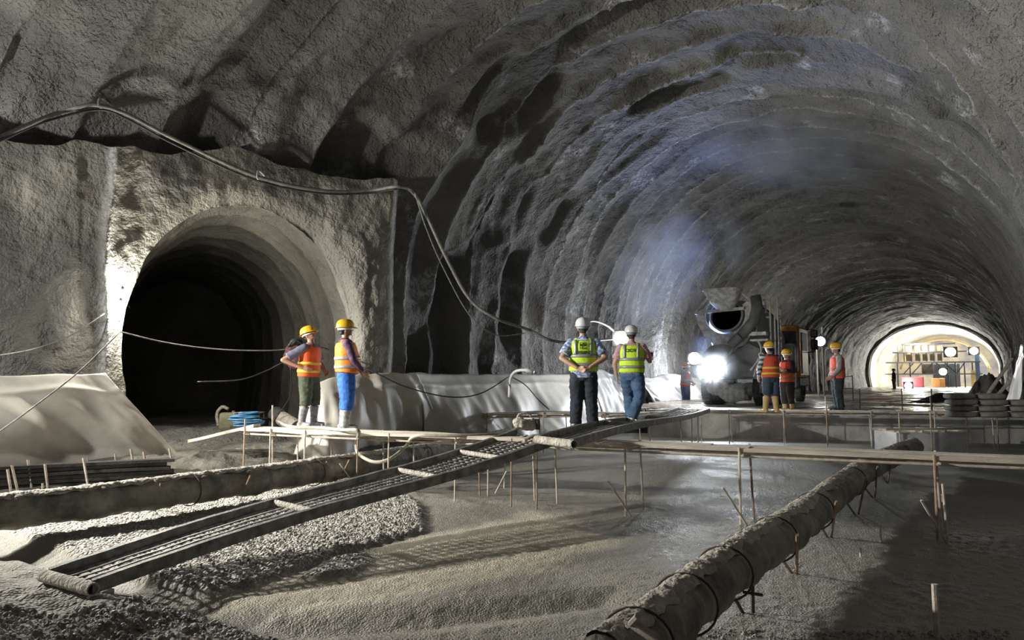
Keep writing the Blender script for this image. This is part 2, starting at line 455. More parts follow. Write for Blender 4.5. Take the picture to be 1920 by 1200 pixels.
def build_face():
    N = 420
    O = outline(N); c = np.array([3.0, 0.25])
    T0, T1, Z1 = 0.0, 9.6, 5.95
    dirv = O - c; ang = np.arctan2(dirv[:, 1], dirv[:, 0])
    # outer boundary along the same rays
    kx = np.where(dirv[:, 0] > 0, (T1 - c[0]) / np.maximum(dirv[:, 0], 1e-6), (T0 - c[0]) / np.minimum(dirv[:, 0], -1e-6))
    kz = (Z1 - c[1]) / np.maximum(dirv[:, 1], 1e-6)
    Bd = c + dirv * np.minimum(kx, kz)[:, None]
    Bd[:, 1] = np.where(Bd[:, 1] > 5.5, Bd[:, 1] + 0.22 * fbm(Bd[:, 0] * 0.9, Bd[:, 0] * 0, Bd[:, 0] * 0, 55, 3) - 0.06, Bd[:, 1])
    rows = []
    for k in np.linspace(1.4, 0, 7)[:-1]: rows.append((Bd, k, 'b'))
    for q in np.linspace(0, 1, 170): rows.append((Bd + (O - Bd) * (1 - (1 - q) ** 1.15), 0.0, 'f'))
    D_ = np.concatenate([np.linspace(0.04, 1.2, 40), np.linspace(1.25, 13, 200)])
    R = len(rows) + len(D_)
    TT = np.zeros((R, N)); ZZ = np.zeros((R, N)); DD = np.zeros((R, N)); kind = np.zeros((R, N)); QQ = np.zeros((R, N))
    for i, (p, dep, kd) in enumerate(rows):
        TT[i], ZZ[i], DD[i] = p[:, 0], p[:, 1], dep; kind[i] = 0 if kd == 'b' else 1
    nrm = np.stack([dirv[:, 0] / 2.02 ** 2, np.maximum(dirv[:, 1] - 2.3, 0) / 2.47 ** 2], -1); nrm /= np.maximum(np.linalg.norm(nrm, axis=1), 1e-6)[:, None]
    for j, dep in enumerate(D_):
        i = len(rows) + j
        per = 1.25; ph = (dep / per + 0.1 * np.sin(np.linspace(0, 7, N))) % 1
        sag = 0.17 * np.sin(math.pi * ph) ** 0.6 * min(1, dep / .6)
        idx = math.floor(dep / per)
        e = sag + 0.06 * vn(np.full(N, dep * .8), np.linspace(0, 18, N), np.zeros(N), 5) + 0.012 * vn(np.full(N, dep * 9), np.linspace(0, 110, N), np.zeros(N), 6)
        flare = 0.0
        TT[i] = O[:, 0] + nrm[:, 0] * (e + flare); ZZ[i] = O[:, 1] + nrm[:, 1] * (e + flare); DD[i] = dep; kind[i] = 2
    # rounded mouth and a bumpy face, bulging forward near the corner
    dist = np.sqrt((TT - O[None, :, 0]) ** 2 + (ZZ - O[None, :, 1]) ** 2)
    f = kind == 1
    bump = 0.10 * fbm(TT * 0.55, ZZ * 0.4, TT * 0, 15, 3) + 0.035 * fbm(TT * 2.2, ZZ * 1.6, TT * 0, 25, 3) + 0.012 * vn(TT * 9, ZZ * 9, TT * 0, 33)
    bulge = 0.22 * np.exp(-((TT - 0.75) / 0.55) ** 2) * sst(5.4, 4.0, ZZ)
    ridge = 0.16 * np.exp(-((TT - 5.28 - 0.05 * np.sin(ZZ * 2)) / 0.09) ** 2) + 0.13 * np.exp(-((TT - 7.5 - 0.03 * ZZ) / 0.12) ** 2)
    run = sst(0.35, 0.7, vn(TT * 2.2, ZZ * 0.5, TT * 0, 44))
    lean = -0.12 * sst(4.6, 5.9, ZZ)                     # the top leans out into the vault
    edge = 0.25 * (1 - sst(0, 0.28, TT)) ** 2              # rounded corner
    depth = DD + np.where(f, -bump - bulge - ridge * 0.9 - 0.03 * run + 0.16 * (1 - sst(0, 0.4, dist)) ** 2 + lean + edge, 0)
    depth = np.where(kind == 0, DD + 0.25, depth)
    depth = np.where(kind == 2, np.maximum(DD, 0.0) + 0.16 * np.exp(-DD * 3), depth)
    lime = np.where(f, np.clip(np.exp(-((TT - 5.28) / 0.10) ** 2) * 0.9 + np.exp(-((TT - 0.02) / 0.10) ** 2) * 0.8 + sst(0.45, 0.75, vn(TT * 1.5, ZZ * 0.6, TT * 0, 46)) * sst(5.2, 5.8, ZZ)
                                 + np.exp(-((TT - 7.25) / 0.30) ** 2 - ((ZZ - 2.35) / 0.5) ** 2) * 1.2, 0, 1), 0)
    wet = np.where(kind == 2, sst(3.6, 7.0, DD + 0.9 * vn(TT * 1.1, ZZ * 0.8, DD * 0.3, 61) + 0.5 * (TT - 3.0)) * 0.68, 0)  # shade painted into the colour: the passage darkens with depth
    wet = np.maximum(wet, np.where(f, 0.62 * sst(5.25, 5.5, TT) * (1 - np.clip(lime, 0, 1)) * sst(-0.5, 0.2, vn(TT * 1.1, ZZ * 0.8, TT * 0, 63)) * sst(5.9, 5.0, ZZ), 0))  # shade painted into the face colour left of the jamb
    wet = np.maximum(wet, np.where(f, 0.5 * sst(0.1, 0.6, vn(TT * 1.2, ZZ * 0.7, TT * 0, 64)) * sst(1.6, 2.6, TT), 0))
    X = FC.x + FD.x * TT + FN.x * depth; Y = FC.y + FD.y * TT + FN.y * depth
    V = np.stack([X, Y, ZZ], -1).reshape(-1, 3)
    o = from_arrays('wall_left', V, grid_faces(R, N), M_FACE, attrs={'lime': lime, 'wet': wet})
    tag(o, 'sprayed concrete face with the arched opening of the side passage', 'tunnel wall', kind='structure')
    # rock end of the passage and its floor
    mb = MB()
    a = FC + FD * 0.6 + FN * 12.9; b = FC + FD * 5.4 + FN * 12.9
    mb.add([a + Vector((0, 0, -.2)), b + Vector((0, 0, -.2)), b + Vector((0, 0, 5.4)), a + Vector((0, 0, 5.4))], [(0, 1, 2, 3)])
    tag(mb.build('wall_passage_end', M_VAULT), 'dark rock end of the side passage', 'tunnel wall', kind='structure')
    nU, nV = 60, 120
    U, Vv = np.meshgrid(np.linspace(0.3, 5.6, nU), np.linspace(-0.2, 13, nV), indexing='ij')
    Z = 0.42 + 0.25 * sst(0, 1.6, Vv) + 0.07 * fbm(U * 1.2, Vv * 1.2, U * 0, 19, 4) + 0.02 * vn(U * 9, Vv * 9, U * 0, 29)
    Z = Z + 0.35 * sst(4.2, 5.6, U)*0
    P = np.stack([FC.x + FD.x * U + FN.x * Vv, FC.y + FD.y * U + FN.y * Vv, Z], -1).reshape(-1, 3)
    tag(from_arrays('floor_passage', P, grid_faces(nU, nV), M_VAULT), 'rubble floor of the side passage', 'floor', kind='structure')
build_face()

# far end: pale lined section beyond the portal
def build_far():
    N = 120
    s_ = np.linspace(S_PORTAL - 0.6, S_PORTAL + 24, 130); t_ = np.linspace(0, 1, N)
    S, T = np.meshgrid(s_, t_, indexing='ij')
    w, z, nw, nz = vault_section(np.full_like(S, 80.0), T)
    off = 0.12 + 0.10 * np.abs(np.sin(S * 1.3)) + 0.08 * vn(w * 0.9, z * 0.9, S * 0.5, 7)
    w2 = w + nw * off; z2 = z + nz * off
    P = np.stack([AX.x * S + LX.x * w2, AX.y * S + LX.y * w2, z2], -1).reshape(-1, 3)
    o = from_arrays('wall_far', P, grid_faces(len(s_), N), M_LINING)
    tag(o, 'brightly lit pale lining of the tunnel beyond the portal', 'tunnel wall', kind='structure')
    mb = MB(); sE = S_PORTAL + 23.8
    c = [SW(sE, -11.5, 0), SW(sE, 1.5, 0), SW(sE, 1.5, 8), SW(sE, -11.5, 8)]
    mb.add(c, [(0, 1, 2, 3)])
    tag(mb.build('wall_end', mat('end_rock', (0.5, 0.42, 0.3), (0.2, 0.2, 0.25), 0.8, 0.5)), 'blue grey and ochre end of the lit tunnel', 'tunnel wall', kind='structure')
    # ring of sprayed concrete where the profile narrows
    sr = np.linspace(S_PORTAL - 0.5, S_PORTAL - 0.2, 3)
    S, T = np.meshgrid(sr, t_, indexing='ij')
    w, z, nw, nz = vault_section(np.full_like(S, 80.0), T)
    R0 = np.array([0.0, 0.32, 0.34])[:, None] + 0.03 * vn(T * 20, T * 0, T * 0, 2)
    w2 = w + nw * R0; z2 = z + nz * R0
    P = np.stack([AX.x * S + LX.x * w2, AX.y * S + LX.y * w2, z2], -1).reshape(-1, 3)
    tag(from_arrays('trim_1', P, grid_faces(3, N), M_VAULT), 'dark ring framing the far bright portal', 'tunnel wall', kind='structure')
    # thin back ring closing the shell behind the camera
    mb = MB()
    c = [SW(-6.9, -19, -0.5), SW(-6.9, 4, -0.5), SW(-6.9, 4, 10), SW(-6.9, -19, 10)]
    mb.add(c, [(0, 1, 2, 3)])
    tag(mb.build('wall_back', M_VAULT), 'rock face behind the viewer', 'tunnel wall', kind='structure')
build_far()

# ------------------------------------------------------------------ ground of the basin
def seg_poly(P, poly):
    """signed distance-like mask: positive inside polygon (2D arrays)"""
    x, y = P
    inside = np.zeros(x.shape, bool); dmin = np.full(x.shape, 1e9)
    n = len(poly)
    for i in range(n):
        x1, y1 = poly[i]; x2, y2 = poly[(i + 1) % n]
        cond = ((y1 > y) != (y2 > y)) & (x < (x2 - x1) * (y - y1) / ((y2 - y1) + 1e-12) + x1)
        inside ^= cond
        l2 = (x2 - x1) ** 2 + (y2 - y1) ** 2
        t = np.clip(((x - x1) * (x2 - x1) + (y - y1) * (y2 - y1)) / l2, 0, 1)
        dmin = np.minimum(dmin, np.hypot(x - x1 - t * (x2 - x1), y - y1 - t * (y2 - y1)))
    return np.where(inside, dmin, -dmin)
def gp(pts, z=0.0): return [tuple(G(px, py, z)[:2]) for px, py in pts]
GRAV1 = gp([(30, 1012), (200, 1070), (420, 1010), (800, 890), (1000, 850), (820, 880), (560, 925), (250, 960)])
GRAV1 = gp([(20, 1005), (215, 1082), (430, 1010), (860, 885), (700, 900), (560, 915), (250, 950), (-60, 975)])
GRAV2 = gp([(232, 1084), (372, 1116), (470, 1106), (640, 1040), (800, 998), (792, 950), (745, 920), (640, 925), (470, 985)])
GRAV3 = gp([(560, 1090), (650, 1086), (700, 1060), (690, 1040), (620, 1050)])
DITCH = gp([(-60, 1000), (0, 1012), (110, 1050), (232, 1086), (372, 1120), (520, 1150), (760, 1140), (1150, 1110), (1180, 1135), (800, 1185), (560, 1200), (480, 1195), (220, 1112), (-60, 1030)])
BANK = gp([(-300, 1040), (0, 1042), (225, 1120), (480, 1200), (700, 1290), (-300, 1500)])
SLURRY = gp([(380, 1120), (560, 1095), (700, 1045), (800, 1010), (1000, 960), (1150, 1010), (1000, 1070), (800, 1115), (560, 1140), (440, 1138)])
def ground_z(X, Y):
    big = 0.016 * fbm(X * 0.35, Y * 0.35, X * 0, 3, 3)
    g = np.maximum(seg_poly((X, Y), GRAV1), seg_poly((X, Y), GRAV2)); g3_ = seg_poly((X, Y), GRAV3)
    gm = sst(-0.06, 0.10, g); gm3 = sst(-0.08, 0.1, g3_)
    dm = sst(-0.15, 0.35, seg_poly((X, Y), DITCH))
    bm = sst(-0.1, 0.25, seg_poly((X, Y), BANK))
    sm = sst(-0.25, 0.15, seg_poly((X, Y), SLURRY) + 0.15 * vn(X * 2, Y * 2, X * 0, 8))
    peb = 0.5 + 0.5 * vn(X * 21, Y * 21, X * 0, 12); peb2 = 0.5 + 0.5 * vn(X * 43, Y * 43, X * 0, 13)
    Z = big + gm * (0.035 + 0.035 * peb + 0.018 * peb2) + gm3 * (0.03 + 0.03 * peb)
    Z = Z - dm * 0.10 * (1 - gm) + bm * (0.06 + 0.05 * fbm(X * 3, Y * 3, X * 0, 14, 4))
    Z = Z + (1 - gm) * (0.005 * vn(X * 14, Y * 14, X * 0, 16) + 0.004 * vn(X * 33, Y * 33, X * 0, 18))
    Z = Z + sm * 0.007 * fbm(X * 2.2, Y * 5, X * 0, 17, 3)
    # a slumped lip of concrete on the right
    lip = Y - (11.6 - 1.05 * (X - 6.0)) 
    Z = Z - 0.10 * sst(-0.05, 0.12, lip) * sst(4.5, 5.5, X) * sst(16, 14, Y)
    # rising rubble under the left wall
    wv = X * LX.x + Y * LX.y
    return Z, gm, gm3, sm, bm, dm
KERB_A, KERB_B = Vector((4.2, 21.4, 0)), Vector((15.5, 18.6, 0))
def kerb_y(X): return KERB_A.y + (X - KERB_A.x) * (KERB_B.y - KERB_A.y) / (KERB_B.x - KERB_A.x)
M_GROUND = None
def ground_mat():
    m = bpy.data.materials.new('wet_concrete'); m.use_nodes = True
    nt = m.node_tree; b = nt.nodes['Principled BSDF']; L = nt.links.new
    tc = nn(nt, 'ShaderNodeTexCoord')
    n1 = nn(nt, 'ShaderNodeTexNoise', i_Scale=0.9, i_Detail=6.0); L(tc.outputs['Object'], n1.inputs['Vector'])
    n2 = nn(nt, 'ShaderNodeTexNoise', i_Scale=60.0, i_Detail=2.0); L(tc.outputs['Object'], n2.inputs['Vector'])
    vo = nn(nt, 'ShaderNodeTexVoronoi', i_Scale=34.0); L(tc.outputs['Object'], vo.inputs['Vector'])
    r1 = ramp(nt, [(0.3, (0.20, 0.19, 0.165)), (0.7, (0.33, 0.315, 0.27))]); L(n1.outputs['Fac'], r1.inputs[0])
    sl = nn(nt, 'ShaderNodeAttribute', attribute_name='slurry'); gr = nn(nt, 'ShaderNodeAttribute', attribute_name='gravel')
    mx = nn(nt, 'ShaderNodeMix', data_type='RGBA'); L(sl.outputs['Fac'], mx.inputs[0]); L(r1.outputs[0], mx.inputs[6]); mx.inputs[7].default_value = (0.55, 0.51, 0.41, 1)
    mx2 = nn(nt, 'ShaderNodeMix', data_type='RGBA'); L(gr.outputs['Fac'], mx2.inputs[0]); L(mx.outputs[2], mx2.inputs[6]); mx2.inputs[7].default_value = (0.46, 0.45, 0.41, 1)
    L(mx2.outputs[2], b.inputs['Base Color'])
    ro = nn(nt, 'ShaderNodeMapRange', i_1=0.35, i_2=0.65, i_3=0.5, i_4=0.75); L(n1.outputs['Fac'], ro.inputs[0])
    ad = nn(nt, 'ShaderNodeMath', operation='ADD', use_clamp=True); L(ro.outputs[0], ad.inputs[0]); L(gr.outputs['Fac'], ad.inputs[1]); L(ad.outputs[0], b.inputs['Roughness'])
    bh = nn(nt, 'ShaderNodeMix', data_type='FLOAT'); L(gr.outputs['Fac'], bh.inputs[0])
    k1 = nn(nt, 'ShaderNodeMath', operation='MULTIPLY', i_1=0.022); L(n2.outputs['Fac'], k1.inputs[0])
    k2 = nn(nt, 'ShaderNodeMath', operation='MULTIPLY', i_1=-0.045); L(vo.outputs['Distance'], k2.inputs[0])
    L(k1.outputs[0], bh.inputs[2]); L(k2.outputs[0], bh.inputs[3])
    bp = nn(nt, 'ShaderNodeBump', i_Strength=1.0, i_Distance=1.0); L(bh.outputs[0], bp.inputs['Height']); L(bp.outputs[0], b.inputs['Normal'])
    return m
def build_ground():
    y_ = [1.2]
    while y_[-1] < 23.0: y_.append(y_[-1] + max(0.016, 0.0042 * y_[-1]))
    y_ = np.array(y_); x_ = np.concatenate([np.arange(-14, -6.5, 0.06), np.arange(-6.5, 6.5, 0.022), np.arange(6.5, 16.5, 0.06)])
    Y, X = np.meshgrid(y_, x_, indexing='ij')
    Z, gm, gm3, sm, bm, dm = ground_z(X, Y)
    V = np.stack([X, Y, Z], -1).reshape(-1, 3)
    m = ground_mat()
    grav = np.clip(gm + gm3 * 0.8 + bm * (0.25 + 0.6 * sst(0.0, 0.5, vn(X * 1.6, Y * 1.6, X * 0, 77))), 0, 1)
    o = from_arrays('floor', V, grid_faces(len(y_), len(x_)), m, attrs={'gravel': grav, 'slurry': sm * (1 - grav)})
    tag(o, 'fresh wet concrete and gravel in the shallow basin', 'floor', kind='structure')
build_ground()
def build_road():
    m = bpy.data.materials.new('muddy_roadway'); m.use_nodes = True
    nt = m.node_tree; b = nt.nodes['Principled BSDF']; L = nt.links.new
    tc = nn(nt, 'ShaderNodeTexCoord'); mp = nn(nt, 'ShaderNodeMapping'); mp.inputs['Rotation'].default_value = (0, 0, -0.2); mp.inputs['Scale'].default_value = (0.5, 1.4, 1)
    L(tc.outputs['Object'], mp.inputs[0])
    n1 = nn(nt, 'ShaderNodeTexNoise', i_Scale=0.8, i_Detail=6.0, i_Roughness=0.65); L(mp.outputs[0], n1.inputs['Vector'])
    r1 = ramp(nt, [(0.35, (0.12, 0.115, 0.10)), (0.65, (0.34, 0.33, 0.29))]); L(n1.outputs['Fac'], r1.inputs[0])
    at = nn(nt, 'ShaderNodeAttribute', attribute_name='red')
    mx = nn(nt, 'ShaderNodeMix', data_type='RGBA'); L(at.outputs['Fac'], mx.inputs[0]); L(r1.outputs[0], mx.inputs[6]); mx.inputs[7].default_value = (0.36, 0.13, 0.07, 1)
    L(mx.outputs[2], b.inputs['Base Color'])
    ro = ramp(nt, [(0.42, g3(0.12)), (0.58, g3(0.7))]); L(n1.outputs['Fac'], ro.inputs[0]); L(ro.outputs[0], b.inputs['Roughness'])
    bp = nn(nt, 'ShaderNodeBump', i_Strength=1.0, i_Distance=0.06); L(n1.outputs['Fac'], bp.inputs['Height']); L(bp.outputs[0], b.inputs['Normal'])
    # from the kerb to the far end, in tunnel coordinates
    q = np.concatenate([np.linspace(0, 12, 160), np.linspace(12.2, 92, 260)]); r = np.linspace(0, 1, 150)
    Q, R = np.meshgrid(q, r, indexing='ij')
    X0 = 4.0 + R * 12.4; Y0 = kerb_y(X0)
    s0 = X0 * AX.x + Y0 * AX.y; w0 = X0 * LX.x + Y0 * LX.y
    k = sst(0, 6, Q)
    w1 = -11.4 + R * 13.6
    w = w0 * (1 - k) + w1 * k; s = s0 + Q
    X = AX.x * s + LX.x * w; Y = AX.y * s + LX.y * w
    Z = ROAD - 0.04 + 0.035 * fbm(X * 0.5, Y * 0.5, X * 0, 3, 4) + 0.012 * vn(X * 5, Y * 5, X * 0, 4)
    Z = Z - 0.30 * sst(-8.6, -9.6, w) * sst(34, 28, s)
    Z = np.where(Q < 0.01, Z - 0.05, Z)
    red = sst(1.6, 0.6, np.abs(w + 4.4)) * sst(25.5, 27.5, s) * sst(52, 40, s) * sst(-0.35, 0.25, vn(X * 0.7, Y * 1.9, X * 0, 9))
    V = np.stack([X, Y, Z], -1).reshape(-1, 3)
    o = from_arrays('floor_roadway', V, grid_faces(len(q), len(r)), m, attrs={'red': red})
    tag(o, 'muddy wet tunnel roadway with a reddish patch', 'floor', kind='structure')
    # kerb face of cast concrete
    mb = MB(); n = 60
    prof = [(0.0, -0.2), (0.02, 0.70), (0.08, ROAD - 0.05), (0.9, ROAD - 0.06), (0.9, -0.2)]
    P, Fs = [], []
    dirn = (KERB_B - KERB_A).normalized(); nb = Vector((-dirn.y, dirn.x, 0))
    A0 = KERB_A - dirn * 0.2
    for i in range(n):
        c = A0 + dirn * (KERB_B - A0).length * i / (n - 1)
        for a, z in prof: P.append(c + nb * (a + 0.02 * mnoise.noise(c * 2 + Vector((0, 0, z)))) + Vector((0, 0, z)))
    k = len(prof)
    for i in range(n - 1):
        for j in range(k - 1): Fs.append((i * k + j, (i + 1) * k + j, (i + 1) * k + j + 1, i * k + j + 1))
    Fs.append(tuple(range(k)))
    mb.add(P, Fs)
    tag(mb.build('trim_2', M_CONC), 'cast concrete edge of the roadway above the basin', 'kerb', kind='structure')
    # rubble shelf along the left, between the basin and the wall
    sx, tx = np.linspace(10.5, 32, 260), np.linspace(0, 1, 60)
    S, T = np.meshgrid(sx, tx, indexing='ij')
    w = -11.2 + T * (1.55 + 0.9 * sst(18, 26, S))
    X = AX.x * S + LX.x * w; Y = AX.y * S + LX.y * w
    Z = 0.75 * sst(1.0, 0.2, T) + 0.07 * fbm(X * 1.5, Y * 1.5, X * 0, 5, 4) - 0.12
    tag(from_arrays('trim_3', np.stack([X, Y, Z], -1).reshape(-1, 3), grid_faces(len(sx), len(tx)), M_VAULT), 'rubble footing along the left tunnel wall', 'footing', kind='structure')
    # bank in front of the side passage, sloping down into the basin
    U, Vv = np.meshgrid(np.linspace(-0.3, 9.5, 160), np.linspace(-2.6, 0.4, 70), indexing='ij')
    Z = -0.1 + 0.58 * sst(-2.2, -0.1, Vv) + 0.06 * fbm(U * 1.4, Vv * 1.4, U * 0, 23, 4) * sst(-2.6, -1.8, Vv) + 0.02 * vn(U * 9, Vv * 9, U * 0, 27)
    P = np.stack([FC.x + FD.x * U + FN.x * Vv, FC.y + FD.y * U + FN.y * Vv, Z], -1).reshape(-1, 3)
    tag(from_arrays('trim_4', P, grid_faces(160, 70), mat('earth_bank', (0.20, 0.19, 0.165), (0.10, 0.095, 0.085), 0.9, 3, 0.03, 12)), 'sloping rubble bank below the side passage', 'footing', kind='structure')
build_road()
# ------------------------------------------------------------------ concrete mixer truck
M_DRUM = mat('drum_dusty_grey', (0.42, 0.43, 0.43), (0.30, 0.305, 0.31), 0.6, 2.0, 0.01, 12)
M_SPAT = mat('spattered_grey', (0.66, 0.655, 0.62), (0.36, 0.36, 0.34), 0.75, 7, 0.012, 30, lo=.4, hi=.6)
M_TDARK = mat('dusty_dark_panel', (0.13, 0.135, 0.14), (0.07, 0.072, 0.075), 0.65, 4, 0.006, 20)
M_FRAME = mat('pale_dusty_tube', (0.52, 0.52, 0.51), (0.32, 0.32, 0.32), 0.6, 8)
M_CAB = mat('orange_cab', (0.72, 0.33, 0.07), (0.50, 0.22, 0.05), 0.45, 2.5)
M_GLASS = mat('mirror_glass', (0.55, 0.6, 0.62), None, 0.08, 3, metal=0.9)
M_TYRE = mat('muddy_tyre', (0.14, 0.135, 0.125), (0.045, 0.044, 0.042), 0.9, 5, 0.01, 30)
TRUCK_O = D(1361, 762, 23.6); TRUCK_O.z = ROAD - 0.02
def build_truck():
    R = empty('mixer_truck', TRUCK_O, -math.radians(32))
    tag(R, 'concrete mixer truck seen from behind with its worklight glaring', 'truck')
    def lathe_dir(mb, prof_, o, d, seg=40):
        d = Vector(d).normalized(); u = d.cross(Vector((0, 0, 1))).normalized(); v = u.cross(d)
        V, Fs = [], []; n = len(prof_)
        for (r, h) in prof_:
            for k in range(seg):
                a = 2 * math.pi * k / seg
                V.append(Vector(o) + d * h + u * math.cos(a) * r + v * math.sin(a) * r)
        for i in range(n - 1):
            for k in range(seg): Fs.append((i * seg + k, i * seg + (k + 1) % seg, (i + 1) * seg + (k + 1) % seg, (i + 1) * seg + k))
        mb.add(V, Fs)
    # drum along its sloping axis, with the mouth and a spiral blade inside
    o = Vector((0, .25, 2.98)); d = Vector((0, 1, -0.235)).normalized()
    m = MB()
    lathe_dir(m, [(.50, .22), (.50, 0), (.56, 0), (.58, .10), (.72, .55), (.98, 1.35), (1.13, 2.1), (1.17, 2.9), (1.15, 3.6), (.98, 4.5), (.72, 5.05), (.40, 5.2), (.0, 5.22)], o, d)
    drum = m.build('drum', M_DRUM, R, 'auto')
    m = MB(); lathe_dir(m, [(.50, .22), (.66, .6), (.90, 1.3), (.5, 2.2), (.0, 2.3)], o, d, 28)
    m.build('drum_inside', M_BLACK, drum, True)
    m = MB(); lathe_dir(m, [(1.16, 2.32), (1.22, 2.34), (1.22, 2.50), (1.17, 2.52)], o, d)
    m.build('drum_ring', M_TDARK, drum, 'auto')
    # hopper: a funnel open at the top
    m = MB()
    def ring(cx, cy, z, rx, ry, n=26, sq=3.0):
        return [Vector((cx + rx * math.copysign(abs(math.cos(a)) ** (2 / sq), math.cos(a)), cy + ry * math.copysign(abs(math.sin(a)) ** (2 / sq), math.sin(a)), z)) for a in [2 * math.pi * k / n for k in range(n)]]
    rows = [ring(0, -.05, 3.78, .60, .46), ring(0, -.05, 3.74, .60, .46), ring(.02, .02, 3.40, .44, .36), ring(.03, .12, 3.12, .26, .24), ring(.03, .12, 3.13, .22, .20), ring(.02, .02, 3.42, .40, .32), ring(0, -.05, 3.78, .56, .42)]
    V = [p for r in rows for p in r]; n = 26
    m.add(V, [(i * n + k, i * n + (k + 1) % n, (i + 1) * n + (k + 1) % n, (i + 1) * n + k) for i in range(6) for k in range(n)])
    hp = m.build('hopper', M_SPAT, R, 'auto')
    m = MB(); m.add(ring(0, -.05, 3.77, .63, .49) + ring(0, -.05, 3.82, .63, .49) + ring(0, -.05, 3.82, .55, .41) + ring(0, -.05, 3.77, .55, .41), [(i * n + k, i * n + (k + 1) % n, ((i + 1) % 4) * n + (k + 1) % n, ((i + 1) % 4) * n + k) for i in range(4) for k in range(n)])
    m.build('rim', M_SPAT, hp, 'auto')
    # rear shield around the mouth: a plate with a deep half-round cut
    m = MB(); pts = [(-.98, 3.12), (-.92, 2.75), (-.70, 2.30), (-.42, 2.05), (-.38, 1.62), (.62, 1.62), (.66, 2.05), (.86, 2.35), (.98, 2.75), (1.0, 3.3), (.72, 3.4)]
    inner = [(.66 * math.cos(a), 2.98 + .62 * math.sin(a)) for a in [math.radians(t) for t in range(30, -220, -12)]]
    poly = pts + [(x, z) for x, z in inner]
    M4 = Matrix(((1, 0, 0, 0), (0, 0, 1, .12), (0, 1, 0, 0), (0, 0, 0, 1)))
    m.extrude(poly, .10, M4)
    m.build('rear_shield', M_SPAT, R)
    m = MB(); m.beam((-.98, .05, 3.10), (.66, .05, 3.17), .08, .10); m.beam((-.98, .05, 3.10), (-.50, .0, 3.60), .06, .06); m.beam((-.80, .12, 3.02), (-.42, .05, 3.50), .05, .05)
    m.beam((.95, .1, 3.3), (.55, 0, 3.72), .06, .06)
    m.build('hopper_bracket', M_FRAME, R)
    # discharge chutes
    m = MB(); m.tube([(1.02, .05, 3.55), (1.08, .0, 3.15), (.98, -.05, 2.75), (.55, -.12, 2.25), (.28, -.2, 1.98)], [(.17, .12), (.19, .13), (.18, .13), (.16, .12), (.15, .12)], 16, side=(1, 0, 0))
    m.build('chute', M_TDARK, R, True)
    m = MB(); m.tube([(.55, -.22, 2.25), (.26, -.28, 1.96)], .145, 16); m.build('chute_joint', M_TDARK, R, 'auto')
    def trough(pts, r, name):
        pts = [Vector(p) for p in pts]; V, Fs = [], []; n = 12
        for i, p in enumerate(pts):
            t = (pts[min(i + 1, len(pts) - 1)] - pts[max(i - 1, 0)]).normalized(); s_ = t.cross(Vector((0, 0, 1))).normalized(); u = s_.cross(t)
            for k in range(n):
                a = math.pi * k / (n - 1) + math.pi; V.append(p + s_ * math.cos(a) * r + u * math.sin(a) * r)
        for i in range(len(pts) - 1):
            for k in range(n - 1): Fs.append((i * n + k, i * n + k + 1, (i + 1) * n + k + 1, (i + 1) * n + k))
        m = MB(); m.add(V, Fs); o = m.build(name, M_TDARK, R, True); sd = o.modifiers.new('t', 'SOLIDIFY'); sd.thickness = .02
        return o
    trough([(.25, -.25, 1.75), (.0, -.5, 1.45), (-.35, -.75, 1.25)], .24, 'chute_trough')
    # rubber skirts and mudguards across the tail
    for (a, nm, mt) in [([(-.75, 1.02), (-.72, 1.75), (-.45, 1.98), (-.1, 2.02), (.30, 1.96), (.12, 1.6), (-.05, 1.25), (-.1, 1.0)], 'tail_panel', M_TDARK), ([(.0, .95), (.12, 1.45), (.40, 1.9), (.75, 2.02), (1.08, 1.85), (1.15, 1.4), (1.12, .95)], 'tail_panel', M_TDARK)]:
        m = MB(); m.extrude(a, .06, Matrix(((1, 0, 0, 0), (0, 0, 1, .02 if a[0][0] < -.1 else .10), (0, 1, 0, 0), (0, 0, 0, 1)))); m.build(nm, mt, R)
    m = MB(); m.tube([(.32, -.02, 1.95), (.05, -.03, 1.5), (-.1, -.02, 1.15)], .025, 8); m.build('skirt_edge', M_FRAME, R, True)
    # platform with handrails on the right, and the ladder beside it
    m = MB()
    for (a, b) in [((1.02, .1, 2.30), (1.0, .1, 3.62)), ((1.0, .1, 3.62), (1.42, .25, 3.56)), ((1.42, .25, 3.56), (1.42, .25, 2.5)), ((1.0, .1, 3.22), (1.42, .25, 3.22)), ((1.30, .2, 3.42), (1.30, .2, 3.0)), ((1.22, .2, 3.42), (1.44, .26, 3.42)), ((1.3, .2, 2.86), (1.44, .26, 2.86)), ((1.42, .25, 2.5), (1.42, .25, 1.05)), ((1.52, .4, 2.9), (1.52, .4, 1.0))]:
        m.tube([a, b], .030, 8)
    m.build('handrail', M_FRAME, R, 'auto')
    m = MB(); m.box((1.08, .12, 2.33), (.52, .35, .12), bev=.02); m.box((1.12, .10, 2.12), (.56, .4, .07), bev=.02)
    m.build('platform', M_SPAT, R)
    m = MB()
    m.tube([(1.60, .5, 3.5), (1.60, .5, .75)], .024, 8); m.tube([(1.60, .92, 3.3), (1.60, .92, .75)], .024, 8)
    for k in range(10): m.tube([(1.60, .5, .85 + k * .26), (1.60, .92, .85 + k * .26)], .018, 6)
    m.build('ladder', M_FRAME, R, 'auto')
    m = MB(); m.tube(catmull([(1.05, .0, 2.15), (1.18, -.05, 1.85), (1.10, -.1, 1.5), (.85, -.15, 1.15)], 6), .035, 8); m.build('hydraulic_hose', M_FRAME, R, True)
    m = MB(); m.tube(catmull([(.95, -.15, .95), (1.05, -.18, 1.25), (1.22, -.18, 1.52), (1.28, -.16, 1.62), (1.22, -.16, 1.70), (1.13, -.16, 1.66), (1.16, -.17, 1.58)], 5), .025, 8); m.build('control_lever', M_FRAME, R, True)
